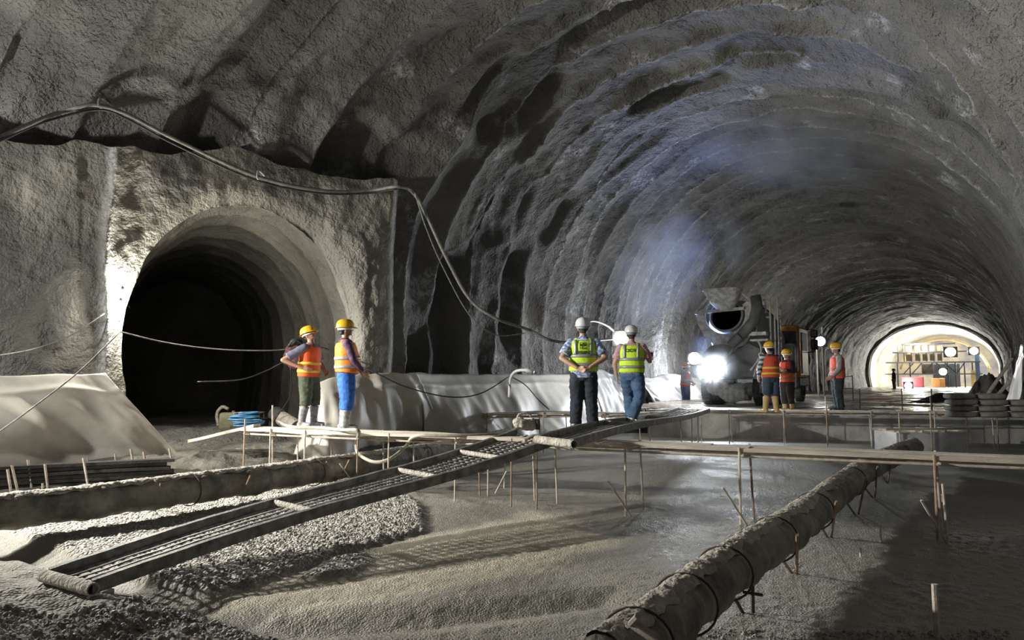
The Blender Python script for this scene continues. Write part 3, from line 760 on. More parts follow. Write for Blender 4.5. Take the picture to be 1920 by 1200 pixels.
    # chassis
    m = MB(); m.beam((-.42, .5, 1.0), (-.42, 8.0, 1.0), .12, .26); m.beam((.42, .5, 1.0), (.42, 8.0, 1.0), .12, .26); m.beam((-1.0, .45, .98), (1.1, .45, .98), .14, .2); m.beam((-.9, .3, .80), (.2, .3, .80), .08, .10)
    m.beam((.9, .1, .98), (1.35, .1, .98), .08, .1)
    for (y, z) in ((.9, 1.9), (5.6, 1.6)): m.beam((-.5, y, z), (.5, y, z), .12, z * .7)
    m.build('chassis', M_TDARK, R)
    for y, q in ((1.75, .30), (3.1, .30), (6.9, .14)):
        m = MB(); m.tube([(-1.0, y, .52), (1.0, y, .52)], .09, 12); m.ball((0, y, .52), (q, q * .83, q * .8), 16, 10); m.build('axle', M_SPAT, R, 'auto')
    # pale lump of hardened concrete hanging under the tail
    m = MB(); m.ball((-.35, .35, .62), (.42, .22, .30), 18, 12); m.ball((.10, .35, .40), (.45, .2, .32), 16, 10)
    m.v = [tuple(Vector(v) * (1 + .0) + Vector((mnoise.noise(Vector(v) * 4) * .06, 0, mnoise.noise(Vector(v) * 5 + Vector((3, 0, 0))) * .06))) for v in m.v]
    m.build('mud_guard', M_SPAT, R, True)
    def wheel(x, y, w_=.34, r=.53):
        m = MB(); pr = [(r * .55, -w_ / 2), (r * .80, -w_ / 2), (r * .96, -w_ / 2 + .03), (r, -w_ / 2 + .07), (r, w_ / 2 - .07), (r * .96, w_ / 2 - .03), (r * .80, w_ / 2), (r * .55, w_ / 2)]
        m.lathe(pr, (x, y, r), 'x', 36)
        for k in range(30):
            a = 2 * math.pi * k / 30
            m.box((x, y + math.cos(a) * r, r + math.sin(a) * r), (w_ * .85, .035, .03), Euler((a - math.pi / 2, 0, 0)).to_matrix())
        t = m.build('wheel', M_TYRE, R, 'auto')
        m = MB(); s = 1 if x > 0 else -1
        m.lathe([(r * .56, -w_ * .42 * s), (r * .50, w_ * .30 * s), (r * .40, w_ * .22 * s), (r * .25, w_ * .40 * s), (r * .12, w_ * .46 * s), (0, w_ * .46 * s)], (x, y, r), 'x', 28)
        m.build('rim', M_TDARK, t, 'auto')
    for y in (1.75, 3.1):
        for x in (-1.05, -.70, .70, 1.05): wheel(x, y)
    for x in (-1.03, 1.03): wheel(x, 6.9, .32)
    # mudguard arch, side box, tank
    m = MB(); V, Fs = [], []; n = 20
    for k in range(n):
        a = math.radians(-10 + 200 * k / (n - 1)); y = 1.75 - math.cos(a) * .66; z = .53 + math.sin(a) * .66
        if a > math.pi * .5: y = min(2.45 + (a - math.pi * .5) * 1.0, 3.9)
        V += [(.82, y, max(z, .8) if a > math.pi * .5 else z), (1.28, y, max(z, .8) if a > math.pi * .5 else z)]
    for k in range(n - 1): Fs.append((2 * k, 2 * k + 1, 2 * k + 3, 2 * k + 2))
    m.add(V, Fs); ob = m.build('mudguard', M_TDARK, R, True); ob.modifiers.new('t', 'SOLIDIFY').thickness = .03
    m = MB(); m.box((1.0, 4.6, 1.0), (.50, 1.2, .95), bev=.06); m.build('fuel_tank', M_DRUM, R)
    m = MB(); m.box((1.18, 4.55, 1.72), (.30, .75, .95), bev=.10); sb = m.build('side_box', M_SPAT, R)
    m = MB(); m.box((1.335, 4.55, 1.78), (.02, .28, .60)); m.build('grille', M_BLACK, sb)
    m = MB(); m.box((.95, 5.25, 1.9), (.7, .5, 1.6), bev=.08); m.build('rear_cab_panel', M_TDARK, R)
    # cab
    m = MB(); m.box((0, 7.0, 1.95), (2.45, 2.0, 2.1), bev=.14); cab = m.build('cab', M_CAB, R)
    m = MB(); m.box((1.235, 7.1, 2.35), (.02, 1.1, .75), bev=.008); m.build('window', M_BLACK, cab)
    m = MB(); m.box((1.24, 7.1, 1.55), (.02, 1.25, .9), bev=.008); m.build('door', M_CAB, cab)
    m = MB(); m.box((0, 7.0, .75), (2.4, 1.9, .35), bev=.06); m.build('bumper', M_TDARK, cab)
    for (z, h) in ((2.72, .30), (2.28, .42)):
        m = MB(); m.box((1.50, 7.75, z), (.28, .12, h), bev=.05); mr = m.build('mirror', M_BLACK, R)
        m = MB(); m.box((1.50, 7.685, z), (.20, .012, h * .75), bev=.004); m.build('glass', M_GLASS, mr)
    m = MB(); m.tube([(1.22, 7.6, 2.9), (1.5, 7.78, 2.9), (1.5, 7.8, 2.0), (1.22, 7.6, 1.95)], .022, 8); m.build('mirror_bracket', M_BLACK, R, True)
    # worklight on the tail
    return R
TRK = build_truck()
def lamp_thing(name, label, loc, direction, size, strength, color, stand_to=None, body=None):
    r = empty(name, loc)
    tag(r, label, 'lamp')
    d = Vector(direction).normalized(); q = d.to_track_quat('-Y', 'Z').to_matrix()
    mb = MB(); mb.box((0, .06, 0), (size * 1.15, .10, size), bev=.02); mb.v = [tuple(q @ Vector(v)) for v in mb.v]; mb.build('housing', M_STEELD, r)
    mb = MB(); mb.lathe([(size * .02, -.015), (size * .30, -.012), (size * .42, .0), (size * .42, .012), (0.0, .012)], (0, 0, 0), 'y', 28, caps=False); mb.v = [tuple(q @ (Vector(v) + Vector((0, -.005, 0)))) for v in mb.v]
    mb.build('lens', mat('lens_%s' % name + label[:14].replace(' ', '_'), (1, 1, 1), None, 0.3, emit=color, estr=strength), r, True)
    return r
tl = lamp_thing('worklight', 'glaring bluish white worklight at the tail of the mixer truck', TRUCK_LAMP, (-0.25, -1, -.05), .62, 320, (0.86, 0.93, 1.0))
mb = MB(); mb.tube([(0, .1, -.2), (0, .2, -.6), (.1, .55, -.85)], .03, 8); mb.build('bracket', M_FRAME, tl, True)

bpy.context.view_layer.update()
for key in ('label', 'category'):
    if key in tl: del tl[key]
tl.parent = TRK; tl.matrix_parent_inverse = (Matrix.Translation(TRUCK_O) @ Matrix.Rotation(-math.radians(32), 4, 'Z')).inverted()
# ------------------------------------------------------------------ plank walkways on rebar trestles
def board(mb, a, b, w_, t_, zoff=0.0, seg=10, jig=0.01, seed=0):
    """a slightly warped board from a to b"""
    a, b = Vector(a), Vector(b); d = (b - a); n = Vector((-d.y, d.x, 0)).normalized()
    V, Fs = [], []
    for i in range(seg + 1):
        t = i / seg; p = a.lerp(b, t)
        dz = jig * mnoise.noise(Vector((seed * 7.3, t * 2.2, 0))) + zoff; dx = jig * mnoise.noise(Vector((seed * 3.1, t * 3, 5)))
        for (u, v) in ((-.5, 0), (.5, 0), (.5, 1), (-.5, 1)):
            V.append(p + n * (u * w_ + dx) + Vector((0, 0, v * t_ + dz)))
    for i in range(seg):
        for k in range(4): Fs.append((i * 4 + k, i * 4 + (k + 1) % 4, (i + 1) * 4 + (k + 1) % 4, (i + 1) * 4 + k))
    Fs += [(3, 2, 1, 0), tuple(seg * 4 + k for k in range(4))]
    mb.add(V, Fs)
def rod(mb, a, b, r=.011, seg=6): mb.tube([Vector(a), Vector(b)], r, seg)
def walkway(label, a, b, width, boards, post_ts, top=ROAD, group=None, posts_up=(), brace=(), base=0.0, two=False):
    R = empty('plank_walkway', (0, 0, 0)); tag(R, label, 'walkway', group)
    a, b = Vector(a), Vector(b); a.z = b.z = top; d = b - a; n = Vector((-d.y, d.x, 0)).normalized(); L_ = d.length
    for k, (t0, t1, off, w_) in enumerate(boards):
        mb = MB(); board(mb, a + d * t0 + n * off, a + d * t1 + n * off, w_, .045, .012 * (k % 2), 12, .02, k + L_); mb.build('plank', M_PLANK, R)
    for s in (-1, 1):
        mb = MB(); rod(mb, a + n * s * width * .42 + Vector((0, 0, -.05)), b + n * s * width * .42 + Vector((0, 0, -.05)), .016, 8); mb.build('ledger', M_REBARC, R)
    for i, t in enumerate(post_ts):
        c = a + d * t
        mb = MB(); rod(mb, c - n * width * .62 + Vector((0, 0, -.03)), c + n * width * .62 + Vector((0, 0, -.03)), .013); mb.build('crossbar', M_REBARC, R)
        for s in (-1, 1):
            up = .06 + (.35 if i in posts_up else 0) * (1 if s > 0 else .4)
            q = c + n * s * width * .5 + d.normalized() * .03 * s
            mb = MB(); rod(mb, (q.x + .02 * s, q.y, base - .06), (q.x - .015, q.y, top + up), .0135); mb.build('post', M_REBARC if (i + (s > 0)) % 3 else M_REBAR, R)
        if i in brace:
            q = c - n * width * .5
            mb = MB(); rod(mb, (q.x - .28, q.y - .12, base + .0 + .45), (q.x + .05, q.y - .02, base - .05), .012); mb.build('brace', M_REBARC, R)
    return R
A0, A1 = G(478, 806, ROAD), G(1000, 828, ROAD)
walkway('pale plank walkway carrying the two workers on the left', A0, A1, .55, [(-.01, .40, -.16, .22), (.36, 1.0, -.17, .22), (0, .55, .07, .2), (.5, 1.02, .08, .22), (.2, .8, .24, .12)], [.02, .13, .27, .47, .58, .8, .97], posts_up=(0,), brace=(2, 3))
B0, B1 = G(1003, 829, ROAD), G(1990, 868, ROAD)
walkway('near plank walkway running to the right edge across the basin', B0, B1, .5, [(0, .24, -.14, .22), (.22, .48, -.12, .22), (.46, 1, -.13, .23), (0.02, .4, .09, .22), (.38, 1.0, .10, .24)], [.03, .235, .47, .81, .97], brace=(1, 2, 3))
C0, C1 = D(1300, 770, 19.6), D(1935, 774, 17.6)
walkway('far plank walkway beside the truck and workers', C0, C1, .5, [(0, .3, -.1, .22), (.28, .62, -.11, .22), (.6, 1, -.1, .22), (0, .6, .13, .2), (.55, 1, .14, .2)], [.02, .12, .29, .42, .55, .73, .9], top=ROAD, posts_up=(3, 5))
E0, E1 = D(903, 771, 16.9), D(1075, 769, 17.4)
walkway('short high plank platform left of the lime vested pair', E0, E1, .6, [(0, 1, -.15, .25), (.05, 1, .12, .25)], [.05, .35, .65, .95], top=ROAD + .03)
H0, H1 = D(1118, 770, 17.6), D(1295, 772, 18.6)
walkway('plank platform behind the walking person in jeans', H0, H1, .6, [(0, .6, -.15, .25), (.5, 1, -.15, .25), (0, 1, .12, .25)], [.05, .5, .95], top=ROAD + .0)
# loose board sloping down from the left walkway end
mb = MB(); board(mb, G(484, 806, ROAD) + Vector((-.02, 0, .05)), G(360, 829, ROAD - .22), .26, .05, 0, 10, .02, 3)
tag(mb.build('plank', M_PLANK), 'dark sloping board leading down from the left walkway to the passage', 'plank')

# ------------------------------------------------------------------ ramp gangways: two rails, cross tubes, perforated deck
def gangway(label, a0, b0, a1, b1, sections, crosses, group=None, tube_end=True):
    """a0->a1 left rail, b0->b1 right rail"""
    R = empty('gangway', (0, 0, 0)); tag(R, label, 'gangway', group)
    a0, b0, a1, b1 = map(Vector, (a0, b0, a1, b1))
    def pa(t): return a0.lerp(a1, t) + Vector((0, 0, .035 * math.sin(math.pi * t * 2)))
    def pb(t): return b0.lerp(b1, t) + Vector((0, 0, .035 * math.sin(math.pi * t * 2)))
    for f in (pa, pb):
        mb = MB(); pts = [f(i / 30) for i in range(31)]
        V, Fs = [], []
        for i, p in enumerate(pts):
            t = (pts[min(i + 1, 30)] - pts[max(i - 1, 0)]).normalized(); s_ = Vector((t.y, -t.x, 0)).normalized() * .022; jz = .006 * mnoise.noise(p * 6)
            for (u, z) in ((-1, -.05), (1, -.05), (1, .055 + jz), (-1, .06 + jz)): V.append(p + s_ * u + Vector((0, 0, z)))
        for i in range(30):
            for k in range(4): Fs.append((i * 4 + k, i * 4 + (k + 1) % 4, (i + 1) * 4 + (k + 1) % 4, (i + 1) * 4 + k))
        Fs += [(3, 2, 1, 0), (120, 121, 122, 123)]
        mb.add(V, Fs); mb.build('side_rail', M_STEEL, R)
    L_ = (a1 - a0).length
    # deck of long flat bars tied by short rungs
    edges = [0] + list(crosses) + [1]
    for e0, e1 in zip(edges[:-1], edges[1:]):
        mb = MB(); nb = 6
        for k in range(nb):
            u = (k + .7) / (nb + .4)
            n_ = max(2, int((e1 - e0) * L_ / .25)); pts = []
            for i in range(n_ + 1):
                t = e0 + (e1 - e0) * i / n_; pts.append(pa(t).lerp(pb(t), u) + Vector((0, 0, -.012 + .004 * math.sin(i * 3 + k))))
            for i in range(n_): mb.beam(pts[i], pts[i + 1], .030, .012)
        nr = max(2, int((e1 - e0) * L_ / .085))
        for i in range(nr):
            t = e0 + (e1 - e0) * (i + .5) / nr; mb.beam(pa(t) + Vector((0, 0, -.022)), pb(t) + Vector((0, 0, -.022)), .018, .012)
        mb.build('deck_grating', M_STEEL, R)
    for t in crosses:
        mb = MB(); mb.tube([pa(t) + Vector((0, 0, .02)), pb(t) + Vector((0, 0, .02))], .030, 10); mb.build('cross_tube', M_CRUST, R, 'auto')
    if tube_end:
        mb = MB(); o_ = (pa(0) - pa(.02)).normalized() * .02; x = (pb(0) - pa(0)).normalized()
        A_, B_ = pa(0) - x * .04 + o_, pb(0) + x * .06 + o_
        mb.tube([A_, B_], .050, 18, caps=False); mb.tube([B_, A_], .040, 18, caps=False)
        for P_, s_ in ((A_, 1), (B_, -1)):
            y_ = x.cross(Vector((0, 0, 1))).normalized(); V = []
            for r_ in (.050, .040):
                for k in range(18):
                    q = 2 * math.pi * k / 18; V.append(P_ + y_ * math.cos(q) * r_ + Vector((0, 0, math.sin(q) * r_)))
            mb.add(V, [(k, (k + 1) % 18, 18 + (k + 1) % 18, 18 + k) for k in range(18)])
        mb.build('end_tube', M_CRUST, R, 'auto')
    return R
gangway('long perforated steel gangway rising from the lower left foreground', G(92, 1079, .15), G(172, 1101, .15), G(968, 812, ROAD + .09), G(1052, 822, ROAD + .09), 4, [.34, .62, .80])
gangway('perforated steel gangway under the lime vested pair', G(1010, 824, ROAD + .12), G(1072, 832, ROAD + .12), D(1272, 768, 18.6), D(1330, 769, 18.9), 3, [.30, .62])
mb = MB(); board(mb, G(80, 1085, .03), G(200, 1120, .03), .10, .045, 0, 6, .03, 5)
tag(mb.build('batten', M_CRUST), 'cement crusted batten under the foot of the long gangway', 'batten')

# vibrator lying at the head of the gangway
VB = empty('concrete_vibrator', D(985, 808, 11.2), 0.2); tag(VB, 'cement caked vibrator motor resting at the head of the long gangway', 'power tool')
mb = MB(); mb.box((0, 0, .10), (.26, .20, .17), (0, .1, .2), .05); mb.ball((-.10, 0, .13), (.10, .10, .09)); mb.ball((.1, .02, .10), (.10, .10, .10))
mb.v = [tuple(Vector(v) + Vector((mnoise.noise(Vector(v) * 12), 0, mnoise.noise(Vector(v) * 9 + Vector((9, 0, 0))))) * .02) for v in mb.v]
mb.remesh('motor', M_CRUST, VB, .012, 0.006, 20)
mb = MB(); mb.tube(catmull([(-.13, 0, .16), (-.10, 0, .25), (.02, 0, .27), (.10, 0, .22)], 5), .018, 8); mb.build('handle', M_CRUST, VB, True)
mb = MB(); mb.lathe([(.07, 0), (.085, .01), (.085, .06), (.06, .07), (0, .07)], (.16, 0, .10), 'x', 16); mb.build('cover', M_STEELD, VB, 'auto')
# thick hose: on the boards, hanging in a loop, back up to the vibrator
z_ = ROAD + .07
hp = [G(522, 790, z_), G(545, 800, z_), G(600, 802, z_), G(640, 806, z_ + .02), G(672, 808, z_ + .04), G(668, 830, .72), G(672, 850, .58), G(700, 866, .48), G(730, 861, .52), G(760, 838, .68), G(778, 818, ROAD + .05), G(830, 817, z_), G(900, 816, z_), G(950, 812, z_), D(972, 803, 11.1)]
mb = MB(); mb.tube(catmull(hp, 8), .026, 10)
tag(mb.build('hose', M_HOSE, smooth=True), 'thick pale hose looping below the left walkway', 'hose')

# ------------------------------------------------------------------ the two wrapped drain pipes
def drain(label, pts, r, dark_at=(), belts=()):
    R = empty('drain_pipe', (0, 0, 0)); tag(R, label, 'pipe')
    P = catmull(pts, 26)
    V, Fs = [], []; seg = 28; n = len(P); acc = 0; prev = None
    for i, p in enumerate(P):
        t = (P[min(i + 1, n - 1)] - P[max(i - 1, 0)]).normalized(); u = Vector((t.y, -t.x, 0)).normalized(); v = u.cross(t)
        if i: acc += (p - P[i - 1]).length
        bump_ = 0.012 * math.sin(acc * 9) + 0.014 * mnoise.noise(Vector((acc * 1.3, 3, 0))) + .006 * math.sin(acc * 31)
        for k in range(seg):
            a = 2 * math.pi * k / seg
            q = r + bump_ + .012 * mnoise.noise(Vector((acc * 5, math.cos(a) * 2, math.sin(a) * 2)))
            V.append(p + u * math.cos(a) * q + v * math.sin(a) * q)
    for i in range(n - 1):
        for k in range(seg): Fs.append((i * seg + k, i * seg + (k + 1) % seg, (i + 1) * seg + (k + 1) % seg, (i + 1) * seg + k))
    Fs += [tuple(range(seg))[::-1], tuple((n - 1) * seg + k for k in range(seg))]
    mb = MB(); mb.add(V, Fs); mb.build('wrapping', M_PIPE, R, True)
    # rough crust of spilt concrete along the top
    V, Fs = [], []; m_ = 12; acc = 0
    fine = []
    for i in range(n - 1):
        for q in range(3): fine.append(P[i].lerp(P[i + 1], q / 3))
    for i, p in enumerate(fine):
        t = (fine[min(i + 1, len(fine) - 1)] - fine[max(i - 1, 0)]).normalized(); u = Vector((t.y, -t.x, 0)).normalized(); v = Vector((0, 0, 1))
        if i: acc += (p - fine[i - 1]).length
        half = math.radians(32 + 22 * mnoise.noise(Vector((acc * 1.1, 7, 0))) + 14 * mnoise.noise(Vector((acc * 7, 9, 0))))
        for k in range(m_):
            a = math.pi / 2 + half * (1 - 2 * k / (m_ - 1)); e = 1 - abs(1 - 2 * k / (m_ - 1)) ** 3
            q = r + .004 + e * (.020 + .016 * mnoise.noise(Vector((acc * 9, k * .6, 3))) + .012 * mnoise.noise(Vector((acc * 25, k * 1.3, 5))))
            V.append(p + u * math.cos(a) * q + v * math.sin(a) * q)
    for i in range(len(fine) - 1):
        for k in range(m_ - 1): Fs.append((i * m_ + k, i * m_ + k + 1, (i + 1) * m_ + k + 1, (i + 1) * m_ + k))
    mb = MB(); mb.add(V, Fs); mb.build('concrete_crust', M_CRUST, R, True)
    for t in belts:
        i = int(t * (n - 1)); p = P[i]; d = (P[min(i + 1, n - 1)] - P[max(i - 1, 0)]).normalized(); u = Vector((d.y, -d.x, 0)).normalized(); v = u.cross(d)
        mb = MB(); mb.tube([p + (u * math.cos(a) + v * math.sin(a)) * (r + .024) + d * .05 * math.cos(a) for a in [2 * math.pi * k / 24 for k in range(25)]], .008, 6); mb.build('tie_wire', M_REBARD, R, True)
    return P
ZP = .34
PL = drain('long felt wrapped drain pipe crusted with concrete on the left', [G(-160, 985, ZP), G(0, 962, ZP), G(120, 949, ZP), G(290, 926, ZP), G(470, 902, ZP), G(620, 880, ZP), G(760, 858, ZP), G(880, 836, ZP), G(960, 818, ZP + .03)], .178, belts=(.1, .42, .6, .78))
PR = drain('felt wrapped drain pipe running from the lower right foreground under the walkway', [G(1130, 1260, ZP), G(1240, 1172, ZP), G(1320, 1105, ZP), G(1400, 1045, ZP + .02), G(1500, 978, ZP + .03), G(1575, 918, ZP + .03), G(1640, 872, ZP + .05), G(1715, 838, ZP)], .165, belts=(.08, .22, .36, .5, .62, .76))
def vsupport(label, base, up1, up2, top=None, group='rebar supports of the drain pipes', dark=False):
    mb = MB(); b = Vector(base); b.z = -.05
    rod(mb, b, up1, .0125); rod(mb, b + Vector((.02, .01, 0)), up2, .0125)
    if top: rod(mb, up1, top, .011)
    tag(mb.build('pipe_support', M_REBAR if not dark else M_REBARD), label, 'rebar support', group)
sup = [((1490, 1072), (1463, 1043, .22), (1495, 1003, .55)), ((1555, 1005), (1537, 982, .22), (1568, 940, .55)), ((1606, 962), (1586, 940, .2), (1624, 895, .55)), ((1638, 929), (1622, 915, .2), (1645, 875, .55)), ((1663, 900), (1650, 885, .2), (1672, 862, .5))]
ords = ['nearest', 'second nearest', 'third nearest', 'fourth nearest', 'farthest']
for (b_, u1, u2), w_ in zip(sup, ords):
    vsupport('%s V shaped rebar support right of the foreground drain pipe' % w_, G(b_[0], b_[1], 0), G(*u1), G(*u2))
mb = MB(); rod(mb, G(1412, 1165, -.05), G(1410, 1062, .36), .014); rod(mb, G(1398, 1158, -.03), G(1378, 1122, .15), .013); rod(mb, G(1393, 1110, .22), G(1430, 1116, .22), .011)
tag(mb.build('pipe_support', M_REBARD), 'dark rebar post with crossbar under the foreground drain pipe', 'rebar support', 'rebar supports of the drain pipes')
mb = MB(); rod(mb, G(1150, 1205, .35), G(1196, 1155, .62), .015); rod(mb, G(1172, 1165, .55), G(1230, 1204, .50), .013)
tag(mb.build('pipe_support', M_REBARC), 'crossed bars lashed over the lower end of the foreground drain pipe', 'rebar support', 'rebar supports of the drain pipes')
lsup = [((287, 960), (302, 905, .50), (276, 912, .45), 'left support tied round the left drain pipe'), ((447, 940), (470, 890, .52), (430, 885, .5), 'middle support tied round the left drain pipe'), ((630, 908), (655, 862, .55), (612, 866, .5), 'support under the left drain pipe below the blue trousered worker'), ((790, 880), (800, 842, .55), (778, 846, .5), 'support of the left drain pipe nearest the vibrator')]
for b_, u1, u2, w_ in lsup: vsupport(w_, G(b_[0], b_[1], 0), G(*u1), G(*u2), dark=False)

# ------------------------------------------------------------------ single bars driven into the basin floor
def bar(label, px, py_base, h, dx=0.0, r=.0125, m=None, z0=0.0, group='loose steel bars standing in the basin'):
    b = G(px, py_base, z0); mb = MB()
    rod(mb, b + Vector((0, 0, -.06)), b + Vector((dx, 0, h)), r, 8)
    tag(mb.build('steel_bar', m or M_REBARC), label, 'steel bar', group)
bar('short steel bar in the wet floor right of the foreground pipe', 1652, 1017, .18)
bar('low stub of steel bar nearest the pipe on the right floor', 1614, 1046, .10)
bar('thick pale bar at the lower right edge of the basin', 1757, 1200, .36, r=.02)
bar('lone bar standing below the vibrator', 915, 930, .42)
bar('left bar of the pair behind the lone bar below the vibrator', 945, 915, .40, .02)
bar('slanted bar leaning in the pair below the vibrator', 925, 925, .33, .2)
bar('tall bar driven in front of the near walkway at right', 1778, 1020, .62, -.03)
bar('second tall bar beside the near walkway post at right', 1772, 985, .36, -.02)
for i, (px, py, h, w_) in enumerate([(1613, 768, .36, 'first'), (1692, 768, .36, 'second'), (1748, 768, .36, 'third')]):
    b = D(px, py, 21.5); b.z = ROAD - .05; mb = MB(); rod(mb, b, b + Vector((0, 0, .62)), .018)
    tag(mb.build('steel_bar', M_REBARD), '%s dark bar from the left on the roadway edge beyond the lone worker' % w_, 'steel bar', 'bars on the roadway edge')
# ------------------------------------------------------------------ depth of the portal face / left wall behind a place of the photograph
def face_d(px):
    r = (px - 960) / F_PX; t = (-2.42 - 15 * r) / (.866 - .5 * r); return 15 - .5 * t
def wall_d(px, w=-10.9):
    r = (px - 960) / F_PX; return w / (.833 * r - .553)
def surf_d(px): return face_d(px) if px < 752 else wall_d(px)

# ------------------------------------------------------------------ membranes
def sheet(name, label, top, bot, m, nu=110, nv=40, fold=.10, sag=.12, seed=0, group='membrane sheets along the walls', wav=9):
    """top, bot: lists of points of equal length; cloth between them with vertical folds"""
    T_, B_ = catmull(top, 12), catmull(bot, 12); n = len(T_)
    V = []
    for i in range(nu):
        f = i / (nu - 1) * (n - 1); k = min(int(f), n - 2); a = T_[k].lerp(T_[k + 1], f - k); b = B_[k].lerp(B_[k + 1], f - k)
        tan = (T_[min(k + 1, n - 1)] - T_[max(k - 1, 0)]).normalized(); nr = Vector((tan.y, -tan.x, 0)).normalized()
        if nr.y > 0: nr = -nr
        for j in range(nv):
            v = j / (nv - 1); p = a.lerp(b, v)
            fo = fold * (v ** .6) * (mnoise.noise(Vector((i / nu * wav + v * .8, seed, v * 1.2))) + .45 * mnoise.noise(Vector((i / nu * wav * 2.7 - v, seed + 4, v * 2.5))))
            dr = sag * math.sin(math.pi * min(v * 1.3, 1)) * .3
            p = p + nr * (fo + dr + .02)
            if j == 0: p.z += .035 * mnoise.noise(Vector((i / nu * wav * 1.5, seed + 8, 0)))
            crease = .03 * math.exp(-((v - .16 - .05 * mnoise.noise(Vector((i / nu * 5, seed, 3)))) / .03) ** 2)
            V.append(p + nr * crease)
    o = from_arrays(name, [tuple(v) for v in V], grid_faces(nu, nv), m)
    so = o.modifiers.new('t', 'SOLIDIFY'); so.thickness = .008
    tag(o, label, 'plastic sheet', group); return o
def fp(t, off, z): return FC + FD * t - FN * off + Vector((0, 0, z))
sheet('membrane_sheet', 'broad pale membrane draped over the bank at the far left edge', [fp(10.2, .30, 1.80), fp(8.6, .32, 1.80), fp(7.0, .34, 1.76), fp(5.9, .34, 1.80), fp(5.25, .34, 1.80)],
      [G(-130, 915, .2), G(20, 900, .2), G(150, 888, .2), G(270, 880, .2), G(352, 872, .2)], M_TARP, 200, 60, .26, .35, 1, wav=3.6)
sheet('membrane_sheet', 'pale membrane behind the two workers hanging beside the side passage', [fp(1.95, .55, 1.55), fp(1.5, .55, 1.74), fp(.9, .5, 1.80), fp(.3, .45, 1.84), Vector((-2.0, 15.0, 1.84))],
      [G(548, 866, .2), G(610, 872, .2), G(690, 858, .2), G(760, 846, .2), G(830, 836, .2)], M_TARP, 130, 50, .26, .3, 3, wav=5)
wl_ = lambda s, z, o=.55: SW(s, -10.9 + o, z)
sheet('membrane_sheet', 'long low grey membrane strip along the dark main wall', [Vector((-2.1, 15.0, 1.84)), wl_(13.2, 1.82), wl_(15, 1.84), wl_(17, 1.84), wl_(19.5, 1.86)],
      [G(800, 842, .2), wl_(13.4, .3, 1.3), wl_(15, .3, 1.3), wl_(17, .3, 1.3), wl_(19.6, .3, 1.3)], M_TARP, 150, 40, .16, .2, 5, wav=8)
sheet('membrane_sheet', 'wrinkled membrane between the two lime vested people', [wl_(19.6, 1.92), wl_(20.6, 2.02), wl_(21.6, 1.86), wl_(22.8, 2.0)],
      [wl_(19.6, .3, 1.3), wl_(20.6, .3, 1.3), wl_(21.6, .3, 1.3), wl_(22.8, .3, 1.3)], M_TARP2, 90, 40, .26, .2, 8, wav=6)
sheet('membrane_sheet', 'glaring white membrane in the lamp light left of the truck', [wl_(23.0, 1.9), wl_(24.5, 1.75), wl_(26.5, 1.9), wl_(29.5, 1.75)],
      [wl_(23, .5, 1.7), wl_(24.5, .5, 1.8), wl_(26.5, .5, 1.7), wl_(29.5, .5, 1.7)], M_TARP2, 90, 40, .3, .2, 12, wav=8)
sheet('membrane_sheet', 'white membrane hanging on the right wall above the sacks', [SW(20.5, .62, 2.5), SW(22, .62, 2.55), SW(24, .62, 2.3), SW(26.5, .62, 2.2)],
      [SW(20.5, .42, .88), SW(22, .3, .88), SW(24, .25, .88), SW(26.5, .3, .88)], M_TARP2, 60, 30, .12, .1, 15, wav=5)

# ------------------------------------------------------------------ stack of dark battens held by stakes at the left
BT = empty('batten_stack', (0, 0, 0)); tag(BT, 'low stack of dark wet battens between stakes at the far left', 'timber stack')
b0, b1 = G(-60, 932, .02), G(328, 908, .02)
for k in range(7):
    e = .04 * math.sin(k * 2.3); mb = MB(); board(mb, b0 + Vector((0, .02 * (k % 2), .02 + k * .058)), b1.lerp(b0, .02 + .01 * (k % 3)) + Vector((e, .02 * (k % 2), .02 + k * .058)), .20, .048, 0, 10, .012, k)
    mb.build('batten', M_DARKWOOD, BT)
mb = MB(); rod(mb, G(62, 930, .05), G(346, 897, .08), .014); mb.build('ledger', M_REBARC, BT)
stk = [((24, 946), (14, 880)), ((37, 930), (22, 872)), ((62, 925), (52, 862)), ((92, 925), (84, 870)), ((80, 928), (80, 906)), ((168, 920), (156, 859)), ((165, 890), (164, 857)), ((257, 906), (245, 842)), ((280, 905), (269, 847)), ((330, 900), (317, 841)), ((218, 880), (216, 851)), ((104, 885), (103, 863))]
so_ = ['leftmost', 'second', 'third', 'fourth', 'stubby fifth', 'tall sixth', 'thin seventh', 'wire tied eighth', 'stout ninth', 'last, rightmost', 'short rear tenth', 'short rear eleventh']
for (b_, t_), nm in zip(stk, so_):
    base = G(b_[0], min(b_[1], 935), .03); base.z = -.02
    back = b_[1] < 895
    if back: base = G(b_[0], 902, .1)
    tp = D(t_[0], t_[1], base.y + .02); mb = MB(); rod(mb, base, tp, .017 if not back else .011, 8)
    tag(mb.build('stake', M_REBARC), '%s stake of the row holding the dark battens at the left' % nm, 'stake', 'stakes along the batten stack')

